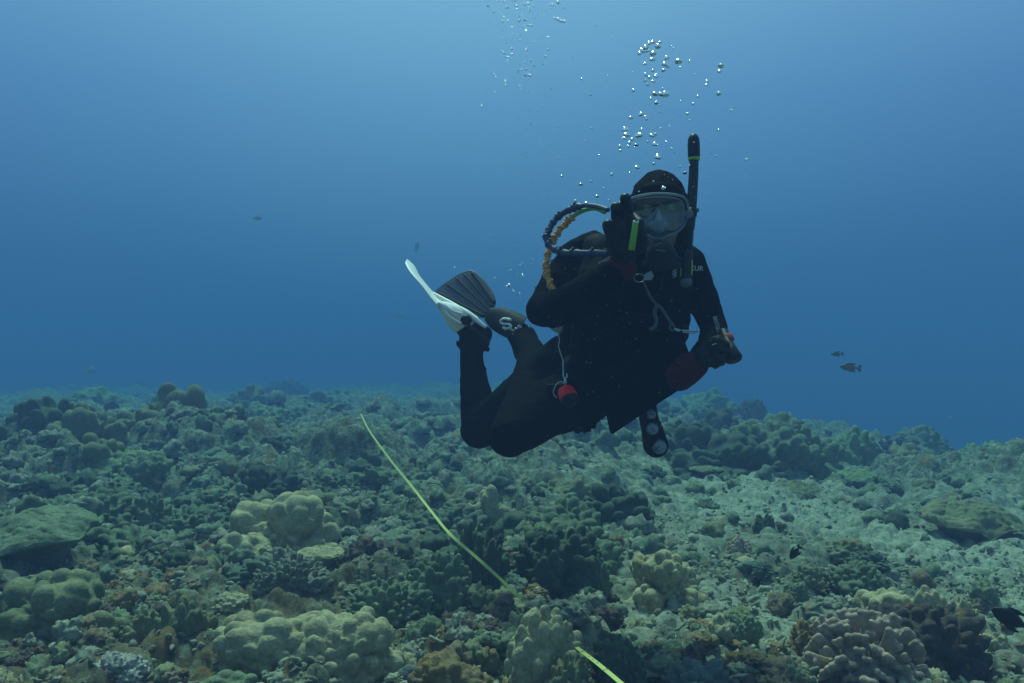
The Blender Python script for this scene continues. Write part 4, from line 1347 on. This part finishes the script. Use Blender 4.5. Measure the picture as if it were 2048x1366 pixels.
tube("fin_strap", smooth_path([P(1022, 668, 3.30), P(1048, 684, 3.25), P(1064, 672, 3.28), P(1056, 652, 3.33)], 6), 0.008, M_rub_b, fb, 8)
# letter S and the slanted letter bars under it
xa = (P(1040, 650, 3.30) - P(1005, 634, 3.30)); ya = Vector((-xa.z, 0, xa.x))


def on_pocket(x, y, off=0.0):
    # front of the foot pocket
    return P(x, y, 3.318 - 0.0021 * (x - 1010) - off)


bm = bmesh.new()
sg = smooth_path([on_pocket(*q) for q in ((1022, 640), (1010, 637.5), (1003, 640), (1002, 645), (1008, 648), (1016, 648), (1021, 651), (1021, 655), (1014, 657), (1006, 655))], 5)
add_tube(bm, sg, 0.0052, 8)
add_tube(bm, [on_pocket(1017, 637), on_pocket(1015, 640)], 0.005, 8)
add_tube(bm, [on_pocket(1012, 655), on_pocket(1010, 660)], 0.005, 8)
obj_bm("letter_s", bm, M_print, fb)
bm = bmesh.new()
for seg in (((1019, 659), (1024, 657)), ((1021, 661.5), (1026, 659)), ((1024, 663), (1029, 660.5)), ((1029, 661.5), (1031, 655)), ((1031, 655), (1034, 659)), ((1034, 659), (1036, 652.5)), ((1035, 651.5), (1039, 650)), ((1036.5, 653.5), (1041, 652)), ((1038, 656), (1043, 654))):
    add_tube(bm, [on_pocket(*seg[0], 0.002), on_pocket((seg[0][0] + seg[1][0]) / 2, (seg[0][1] + seg[1][1]) / 2, 0.002), on_pocket(*seg[1], 0.002)], 0.0016, 6)
obj_bm("lettering", bm, M_print, fb)

# ------------------------------------------------------------------ hoses, line, tools
nh = tag(empty("navy_hose", P(1110, 460, 2.7)), "navy blue taped hose looping out left of the raised hand", "hose")
hp = smooth_path([P(1216, 420, 2.55), P(1195, 413, 2.60), P(1170, 411, 2.64), P(1145, 417, 2.68), P(1118, 432, 2.70), P(1102, 452, 2.70), P(1093, 475, 2.69), P(1102, 493, 2.67), P(1125, 505, 2.64), P(1160, 506, 2.6), P(1215, 507, 2.55)], 10)
rr = np.full(len(hp), 0.0095); rr[:24] = 0.0070
rr[24:] += 0.0022 * (np.sin(np.arange(len(rr) - 24) * 0.9) > 0.7)
tube("tube", hp, rr, M_navy, nh, 12)
for t in (0.30, 0.42, 0.60, 0.68, 0.79, 0.87, 0.95):
    i = int(t * (len(hp) - 2))
    ax_ = hp[i + 1] - hp[i]; ax_ /= np.linalg.norm(ax_)
    lathe("cable_tie", hp[i] - ax_ * 0.004, hp[i] + ax_ * 0.004, [(0, 0.0105), (0.1, 0.0135), (0.9, 0.0135), (1, 0.0105)], M_navy, nh, 12)
    V, Fc = ico(2)
    link("tie_knot", mesh_np("tie_knot", V * 0.005 + hp[i] + np.array([0.002, -0.006, 0.0125]), Fc, M_navy), nh)

oh = tag(empty("orange_hose", P(1100, 520, 2.7)), "hose wrapped in orange cord hanging along the diver's right side", "hose")
op = smooth_path([P(1210, 425, 2.60), P(1190, 417, 2.63), P(1168, 421, 2.66), P(1146, 433, 2.69), P(1126, 452, 2.71), P(1110, 474, 2.72), P(1102, 492, 2.72), P(1095, 515, 2.72), P(1093, 540, 2.71), P(1099, 565, 2.70), P(1110, 588, 2.68)], 12)
tube("green_tube", op[:40], 0.0062, M_lime, oh, 10)
tube("tube", op[36:], 0.0075, M_orange, oh, 10)
seg = op[36:]
T2 = np.gradient(seg, axis=0); T2 /= np.linalg.norm(T2, axis=1, keepdims=True)
fine = np.linspace(0, len(seg) - 1, 1400)
ctr = np.stack([np.interp(fine, np.arange(len(seg)), seg[:, k]) for k in range(3)], 1)
tan = np.stack([np.interp(fine, np.arange(len(seg)), T2[:, k]) for k in range(3)], 1)
u = np.cross(tan, [0.2, 0.9, 0.1]); u /= np.linalg.norm(u, axis=1, keepdims=True); w_ = np.cross(tan, u)
ph = fine * 2.3
ph2 = ph + 0.6 * np.sin(fine * 0.7)
wr = 0.0088 + 0.0014 * np.sin(fine * 0.33)
hel = ctr + wr[:, None] * (np.cos(ph2)[:, None] * u + np.sin(ph2)[:, None] * w_)
tube("cord_winding", hel, 0.0024, M_orange, oh, 6)
kn = ctr + 0.0105 * (np.cos(fine * 0.62)[:, None] * u + np.sin(fine * 0.62)[:, None] * w_)
tube("cord_winding", kn, 0.0036, M_orange, oh, 6)
yc = tag(tube("yellow_cord", smooth_path([P(1112, 590, 2.665), P(1103, 592, 2.66), P(1096, 598, 2.655), P(1092, 606, 2.655), P(1096, 613, 2.655), P(1104, 611, 2.655), P(1108, 603, 2.655), P(1106, 596, 2.66), P(1112, 588, 2.66), P(1125, 584, 2.66), P(1133, 580, 2.655), P(1140, 590, 2.65), P(1138, 597, 2.65), P(1133, 586, 2.652), P(1146, 594, 2.65)], 6), 0.0016, M_cord, None, 6),
         "thin yellow green cord knotted in loops below the orange hose", "cord")

pen = tag(empty("pencil", P(1268, 465, 2.31)), "lime green pencil tube held between finger and thumb", "pencil")
lathe("barrel", P(1263, 500, 2.300), P(1272, 441, 2.278), [(0, 0.0070), (0.02, 0.0086), (0.5, 0.0084), (0.97, 0.0074), (1, 0.0060)], M_lime, pen, 16)
lathe("tip", P(1272, 442, 2.278), P(1272.6, 438, 2.276), [(0, 0.0058), (0.6, 0.005), (1, 0.002)], M_ink, pen, 12)
lathe("collar", P(1271.6, 445, 2.2795), P(1272.1, 441, 2.2775), [(0, 0.0074), (0.5, 0.0079), (1, 0.0066)], M_print, pen, 16)

slate = tag(empty("writing_slate", P(1290, 770, 2.56)), "black writing slate held against the diver's lap", "slate")
sp_ = [(1196, 742), (1206, 800), (1220, 866), (1226, 868), (1300, 818), (1394, 757), (1396, 750), (1372, 690), (1364, 660)]
prism("board", [P(x, y, 2.56 + 0.0006 * (1390 - x) * 0.5) for x, y in sp_], (0.001, 0.008, 0.002), M_vest, slate)
lathe("clip", P(1371, 752, 2.53), P(1371, 772, 2.53), [(0, 0.006), (0.8, 0.006), (1, 0.004)], M_rub_b, slate, 10)

gc = tag(empty("gauge_console", P(1308, 860, 2.62)), "black console with three round dive gauges hanging below the slate", "gauge")
gd = 2.62
go_ = []
for t in np.linspace(math.pi * 0.03, math.pi * 0.97, 14):
    go_.append((1313 + 25 * math.cos(t), 891 + 25 * math.sin(t)))
left = [(1286, 868), (1280, 838), (1282, 812), (1290, 800)]
right = [(1305, 800), (1314, 812), (1316, 838), (1327, 858), (1337, 885)]
gpoly = go_ + left + right
prism("housing", [P(x, y, gd) for x, y in gpoly], (0, 0.028, 0), M_rub_b, gc, bevel=0.003)
for (cx, cy, r, ang) in ((1302, 828, 11, 0.3), (1304, 857, 13.5, 0.9), (1318, 893, 15.5, 2.4)):
    g = lathe("dial", P(cx, cy, gd - 0.003), P(cx, cy, gd + 0.001), [(0, px(r * 0.96, gd)), (1, px(r, gd))], M_dial, gc, 28)
    bm = bmesh.new()
    add_tube(bm, [P(cx + r * 1.04 * math.cos(t), cy + r * 1.04 * math.sin(t), gd - 0.004) for t in np.linspace(0, 6.283, 33)[:-1]], 0.0022, 8, True)
    o = obj_bm("bezel", bm, M_rub_b, gc)
    bm = bmesh.new()
    add_tube(bm, [P(cx - r * 0.15 * math.cos(ang), cy - r * 0.15 * math.sin(ang), gd - 0.0045), P(cx + r * 0.7 * math.cos(ang), cy + r * 0.7 * math.sin(ang), gd - 0.0045)], 0.0009, 6)
    obj_bm("needle", bm, M_ink, gc)
    bm = bmesh.new()
    for t in np.linspace(0.4, 5.9, 10):
        add_tube(bm, [P(cx + r * 0.72 * math.cos(t), cy + r * 0.72 * math.sin(t), gd - 0.0042), P(cx + r * 0.86 * math.cos(t), cy + r * 0.86 * math.sin(t), gd - 0.0042)], 0.0006, 5)
    if r > 15:
        for q in ((-4, 8), (0, 9), (4, 8), (-7, 3), (7, 4)):
            add_tube(bm, [P(cx + q[0] - 0.8, cy + q[1], gd - 0.0042), P(cx + q[0] + 0.8, cy + q[1], gd - 0.0042)], 0.0016, 6)
    obj_bm("scale_marks", bm, M_ink, gc)
tube("console_hose", smooth_path([P(1297, 803, gd + 0.014), P(1290, 770, 2.68), P(1280, 700, 2.74)], 6), 0.008, M_rub_b, gc)

# red finger reel on its clip line
reel = tag(empty("line_reel", P(1135, 792, 2.66)), "bright red finger reel dangling on a steel clip at the thigh", "reel")
ra, rb = P(1118, 800, 2.665), P(1157, 782, 2.655)
ax_r = (rb - ra).normalized()
rq = P(1137, 792, 2.66)
ru = Vector((ax_r.z, 0, -ax_r.x)) * -1
fr = []
# red drum: short wide barrel whose axis points down and forwards
dn = (P(1143, 806, 2.60) - P(1132, 781, 2.66)).normalized()
lathe("drum", P(1131, 780, 2.665), P(1139, 799, 2.635), [(0, 0.010), (0.02, 0.023), (0.15, 0.0255), (0.85, 0.0285), (1.0, 0.0275)], M_reel, reel, 28)
lathe("flange", P(1138.5, 798, 2.637), P(1141.5, 805, 2.627), [(0, 0.027), (0.2, 0.028), (0.8, 0.027), (1, 0.011)], M_ink, reel, 28)
tube("bail", smooth_path([P(1131, 770, 2.65), P(1122, 763, 2.648), P(1112, 770, 2.648), P(1107, 783, 2.65), P(1108, 790, 2.652), P(1114, 796, 2.65)], 6), 0.0016, M_steel, reel, 6)
tube("clip", smooth_path([P(1126, 720, 2.66), P(1126.5, 740, 2.658), P(1127, 752, 2.655), P(1130, 757, 2.653), P(1134, 753, 2.653), P(1133, 747, 2.655)], 6), 0.0024, M_steel, reel, 8)
lathe("swivel", P(1130, 757, 2.653), P(1131, 768, 2.65), [(0, 0.003), (0.3, 0.005), (0.7, 0.005), (1, 0.003)], M_steel, reel, 10)
tag(tube("white_line", smooth_path([P(1114, 640, 2.66), P(1113, 655, 2.655), P(1116, 670, 2.65), P(1119, 678, 2.65), P(1117, 692, 2.652), P(1119, 701, 2.65), P(1123, 712, 2.655), P(1126, 722, 2.658)], 6), 0.0016, M_pale, None, 6), "thin pale line running down the vest to the red reel", "line")

# steel lanyard across the chest
lan = tag(empty("clip_lanyard", P(1330, 620, 2.58)), "steel clip lanyard hanging across the diver's chest", "lanyard")
LD = 2.575
tube("ring", [P(1279 + 11 * math.cos(t), 556 + 8 * math.sin(t), LD) for t in np.linspace(0, 6.283, 20)[:-1]], 0.0013, M_steel, lan, 6, True)
tube("strap", smooth_path([P(1286, 562, LD), P(1294, 580, LD), P(1302, 596, LD), P(1312, 608, LD)], 6), 0.0038, M_grey, lan, 8)
tube("webbing", smooth_path([P(1312, 608, LD), P(1322, 616, LD), P(1334, 634, LD), P(1346, 652, LD)], 6), 0.0045, M_grey, lan, 8)
tube("webbing", smooth_path([P(1314, 612, LD), P(1309, 625, LD), P(1313, 640, LD), P(1309, 654, LD), P(1300, 660, LD)], 6), 0.006, M_grey, lan, 8)
tube("hook", smooth_path([P(1341, 646, LD), P(1340, 658, LD), P(1346, 661, LD), P(1349, 655, LD), P(1345, 648, LD)], 6), 0.003, M_grey, lan, 8)
tube("snap_clip", smooth_path([P(1347, 657, LD), P(1362, 661, LD), P(1380, 662, LD), P(1392, 663, LD), P(1396, 661, LD)], 6), 0.0030, M_steel, lan, 8)
tube("gate", smooth_path([P(1350, 660, LD - 0.004), P(1364, 664, LD - 0.004), P(1388, 666, LD - 0.004)], 5), 0.0018, M_steel, lan, 8)
tube("coil", [P(1349 + 3 * math.sin(t * 0.21) + 1.5 * math.cos(t), 533 + t * 0.19 + 1.5 * math.sin(t), 2.53) for t in np.linspace(0, 110, 260)], 0.0008, M_steel, lan, 5)

# torch in the left hand with translucent coil lanyard
to = tag(empty("dive_torch", P(1460, 690, 2.44)), "black dive torch with a red ring held in the lower glove", "torch")
t0, t1 = P(1437, 640, 2.50), P(1469, 718, 2.39)
lathe("barrel", P(1446, 662, 2.47), P(1461, 700, 2.415), [(0, 0.012), (0.05, 0.0145), (0.9, 0.0165), (1, 0.018)], M_rub_b, to, 18)
lathe("head", P(1457, 690, 2.40), P(1468, 720, 2.375), [(0, 0.016), (0.4, 0.019), (0.9, 0.0245), (1, 0.022)], M_rub_b, to, 24)
lathe("red_ring", P(1454.5, 672, 2.45), P(1458, 682, 2.44), [(0, 0.0145), (0.1, 0.0160), (0.9, 0.0160), (1, 0.0145)], M_redd, to, 20)
V, Fc = ico(2)
cpath = [P(1429 + 11 * t / 60 + 3.6 * math.cos(t), 633 + 36 * t / 60 + 1.2 * math.sin(t), 2.53 + 0.006 * math.sin(t)) for t in np.linspace(0, 60, 240)]
tag(tube("coil_lanyard", cpath, 0.0014, M_sil, None, 6), "clear coiled lanyard lying along the sleeve above the torch", "lanyard")
tube("hand_loop", smooth_path([P(1424, 690, 2.365), P(1440, 686, 2.36), P(1450, 696, 2.36), P(1447, 710, 2.36), P(1438, 706, 2.36)], 6), 0.0014, M_pale, to, 6)


# ------------------------------------------------------------------ fish
def fish_mesh(mat, deep=0.45):
    B = Blob()
    n = 14
    for i in range(n + 1):
        t = i / n
        hgt = deep * 0.5 * (math.sin(math.pi * min(1, (t + 0.06) * 0.94)) ** 0.75) * (1 - 0.35 * t) + 0.02
        B.ell((0.5 - t * 0.82, 0, 0), (0.06, hgt * 0.36, hgt))
    V, Fc = ico(2)
    for (x, z, sx, sz) in ((-0.43, 0.10, 0.10, 0.10), (-0.43, -0.10, 0.10, 0.10), (-0.33, 0, 0.14, 0.075), (0.0, deep * 0.48, 0.26, 0.06), (-0.08, -deep * 0.44, 0.2, 0.06)):
        B.ell((x, 0, z), (sx, 0.022, sz))
    o = B.fuse("fish", mat, 0.018, None, 3)
    me = o.data
    bpy.data.objects.remove(o)
    return me


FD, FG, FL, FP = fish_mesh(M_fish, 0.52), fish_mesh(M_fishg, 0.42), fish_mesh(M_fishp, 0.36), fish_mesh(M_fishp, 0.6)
fish = [(1702, 735, 38, 7.5, FG, -1, -0.08, "larger of two grey fish swimming right of the diver"),
        (1675, 708, 22, 8, FG, -1, 0.05, "smaller of two grey fish swimming right of the diver"),
        (1903, 836, 14, 13, FL, 1, 0.5, "tiny dark fish over the right reef crest"),
        (1591, 1104, 32, 3.2, FD, -1, 0.95, "dark oval fish hovering nose up over the rubble flat"),
        (2026, 1240, 75, 2.2, FD, -1, -0.45, "large dark fish half cut by the right edge"),
        (1075, 574, 13, 7, FD, 1, 0.3, "tiny dark fish beside the diver's elbow"),
        (1424, 553, 18, 17, FL, 1, -0.7, "faint dark fish right of the diver's shoulder"),
        (834, 494, 20, 14, FL, 1, 1.35, "faint small fish above the white fin"),
        (515, 436, 16, 10.5, FP, 1, 0.1, "faint round fish high in the open water left"),
        (176, 741, 26, 21, FP, 1, 0.1, "faint round fish just above the reef at the far left"),
        (798, 631, 14, 21, FP, 1, 0.2, "faint small fish left of the white fin"),
        (678, 677, 14, 26, FL, 1, 0.0, "faint fish low in the water above the reef at left")]
for x, y, w, d, me, sd, rot, lab in fish:
    o = bpy.data.objects.new("fish", me); COL.objects.link(o)
    o.location = P(x, y, d)
    s = w * d / F
    o.scale = (s, s, s)
    o.rotation_euler = (0, -rot if sd > 0 else rot, 0.35 if sd > 0 else math.pi - 0.35)
    tag(o, lab, "fish", "fish in the water")

# ------------------------------------------------------------------ bubbles
bms = []
for k in range(5):
    V, Fc = ico(3)
    W_ = V * np.array([1, 1, [1, 0.9, 0.62, 0.5, 0.7][k]])
    if k >= 2:
        W_ = W_ * (1 + 0.28 * n3(V, 1.3, k + 60))[:, None]
        W_[:, 2] -= 0.25 * (W_[:, 0] ** 2 + W_[:, 1] ** 2)
    bms.append(mesh_np("bubble", W_, Fc, M_bub))
b0 = None
RB = random.Random(3)


def bubble(x, y, rpx, d, k, lab, grp):
    global b0
    if b0 is None:
        o = b0 = link("bubble", bms[k])
    else:
        o = b0.copy(); o.data = bms[k]; COL.objects.link(o)
    o.location = P(x, y, d)
    r = rpx * d / F
    o.scale = (r, r, r)
    o.rotation_euler = (RB.uniform(-0.3, 0.3), RB.uniform(-0.35, 0.35), RB.uniform(0, 6.28))
    tag(o, lab, "bubble", grp)


LA, GA = "silvery air bubble in the loose stream rising above the diver's head", "air bubbles above the diver"
big = [(1298, 86, 8), (1305, 84, 6), (1291, 94, 8), (1319, 84, 5), (1316, 92, 7), (1284, 100, 8), (1279, 106, 6), (1297, 100, 6), (1306, 106, 8), (1304, 118, 7), (1290, 127, 5), (1333, 115, 6), (1357, 122, 8), (1330, 128, 7), (1336, 132, 5),
       (1327, 140, 5), (1306, 141, 4), (1314, 150, 5), (1312, 152, 6), (1292, 149, 5), (1299, 155, 4), (1291, 160, 5), (1307, 162, 5), (1295, 169, 4), (1442, 130, 7), (1439, 142, 5), (1414, 163, 4), (1413, 169, 4), (1438, 186, 6), (1310, 187, 7), (1331, 187, 9), (1322, 188, 6),
       (1302, 197, 4), (1313, 205, 5), (1281, 228, 7), (1262, 235, 5), (1291, 233, 5), (1293, 238, 4), (1250, 258, 8), (1284, 258, 5), (1253, 269, 8), (1249, 276, 5), (1277, 270, 8), (1282, 268, 5), (1304, 270, 7), (1311, 268, 4), (1264, 279, 4), (1259, 286, 4), (1272, 289, 6),
       (1240, 293, 4), (1241, 301, 3), (1310, 288, 7), (1316, 314, 8), (1315, 310, 5), (1307, 327, 4), (1275, 334, 6), (1223, 349, 4), (1267, 181, 4), (1327, 375, 5), (1307, 362, 2), (1370, 345, 5), (1344, 298, 3), (1332, 283, 3), (1256, 293, 3), (1432, 312, 3), (1493, 318, 5), (1396, 193, 3), (1386, 208, 3), (1376, 227, 3),
       (1463, 220, 3), (1437, 260, 3), (1374, 228, 3), (1181, 189, 3), (1161, 368, 5), (1195, 392, 4), (1150, 402, 4), (1182, 362, 3), (1172, 405, 5), (1123, 352, 3), (1260, 345, 2)]
for x, y, r in big:
    bubble(x, y, r * 0.9, 2.5 + RB.uniform(-0.12, 0.12), RB.choice([2, 3, 4, 2, 3]) if r > 4 else RB.choice([0, 1, 4]), LA, GA)
fine = []
for i in range(150):
    y = RB.uniform(75, 420)
    x = RB.gauss(1330, 75) if RB.random() < 0.75 else RB.uniform(1150, 1510)
    r = RB.choice([0.8, 1.0, 1.2, 1.5, 2.0])
    if r > 1.3: bubble(x, y, r, 2.5 + RB.uniform(-0.2, 0.3), RB.choice([0, 1]), LA, GA)
    else: fine.append((x, y, r, 2.5 + RB.uniform(-0.2, 0.3)))
LB, GB = "tiny air bubble in the fine column rising at the top middle", "fine bubble column at the top middle"
for i in range(330):
    y = 420 * RB.random() ** 1.7 - 4
    x = RB.gauss(1035 + 0.06 * y, 24 + 0.03 * y) if RB.random() < 0.72 else RB.gauss(1045, 62)
    r = RB.choice([0.7, 0.9, 1.2, 1.5, 1.9, 2.4]) * (1 if y < 180 else 0.7)
    if r > 1.4: bubble(x, y, r, 3.3 + RB.uniform(-0.25, 0.25), RB.choice([0, 0, 1, 4]), LB, GB)
    else: fine.append((x, y, r, 3.3 + RB.uniform(-0.25, 0.25)))
V, Fc = ico(1)
o = link("bubble_mist", mesh_np("bubble_mist", np.concatenate([V * (r * d / F) + np.array(P(x, y, d)) for x, y, r, d in fine]), np.concatenate([Fc + k * len(V) for k in range(len(fine))]), M_bub))
tag(o, "mist of the finest air bubbles rising through the water", None, None, 'stuff')
for x, y, r in ((976, 11, 4), (1033, 12, 4), (1116, 39, 4), (1122, 42, 4), (1128, 43, 4), (1110, 36, 3), (1116, 5, 4), (1057, 150, 4), (1050, 151, 4), (1061, 151, 3), (1054, 96, 3), (1038, 41, 4), (1050, 40, 4), (1086, 29, 3)):
    bubble(x, y, r * 0.8, 3.3, RB.choice([0, 1, 4]), LB, GB)
LC, GC = "tiny bright bubble drifting between the dark fin and the hose", "bubbles near the dark fin"
for x, y, r in ((1018, 571, 5), (1014, 573, 3), (1046, 553, 3), (1045, 549, 3), (1040, 529, 3), (1065, 519, 3), (1045, 527, 2), (1027, 583, 3), (990, 556, 3), (1016, 542, 2), (1035, 548, 2), (1022, 540, 2), (1025, 578, 2), (910, 535, 3), (1063, 528, 2), (1033, 492, 2), (1085, 470, 2), (980, 470, 2), (1039, 587, 2)):
    bubble(x, y, r * 0.75, 3.0, RB.choice([0, 1, 3]), LC, GC)

# drifting specks
V, Fc = ico(1)
sn_v = []
for i in range(380):
    x, y, d = RB.uniform(-200, 2250), RB.uniform(760, 1366), RB.uniform(0.9, 2.2)
    if RB.random() < 0.5: x, y = RB.uniform(1080, 1440), RB.uniform(500, 900)
    sn_v.append(V * (RB.choice([0.5, 0.6, 0.7, 0.9, 1.4]) * d / F) + np.array(P(x, y, d)))
o = link("drifting_specks", mesh_np("drifting_specks", np.concatenate(sn_v), np.concatenate([Fc + k * len(V) for k in range(len(sn_v))]), mat_basic("speck", (0.11, 0.135, 0.14), 0.8, 0.2)))
tag(o, "fine pale specks drifting in the water", None, None, 'stuff')

# ------------------------------------------------------------------ the water's own haze
bm = bmesh.new()
bmesh.ops.create_cube(bm, size=1)
for v in bm.verts:
    v.co = Vector((v.co.x * 230, v.co.y * 230 + 10, 0)) + Vector((0, 0, 2.45 if v.co.z > 0 else -10.0))
mh = bpy.data.materials.new("water_haze")
mh.use_nodes = True
mh.node_tree.nodes.clear()
pv = mh.node_tree.nodes.new('ShaderNodeVolumePrincipled')
pv.inputs['Color'].default_value = (0.11, 0.168, 0.345, 1)
pv.inputs['Density'].default_value = 0.080
pv.inputs['Density Attribute'].default_value = ""
pv.inputs['Absorption Color'].default_value = (0.0, 0.285, 0.56, 1)
pv.inputs['Anisotropy'].default_value = 0.0
ho = mh.node_tree.nodes.new('ShaderNodeOutputMaterial')
mh.node_tree.links.new(pv.outputs[0], ho.inputs['Volume'])
try:
    mh.cycles.homogeneous_volume = True
except Exception:
    pass
hz = obj_bm("haze", bm, mh, None, False)
tag(hz, "blue water haze filling the whole scene", None, None, 'stuff')
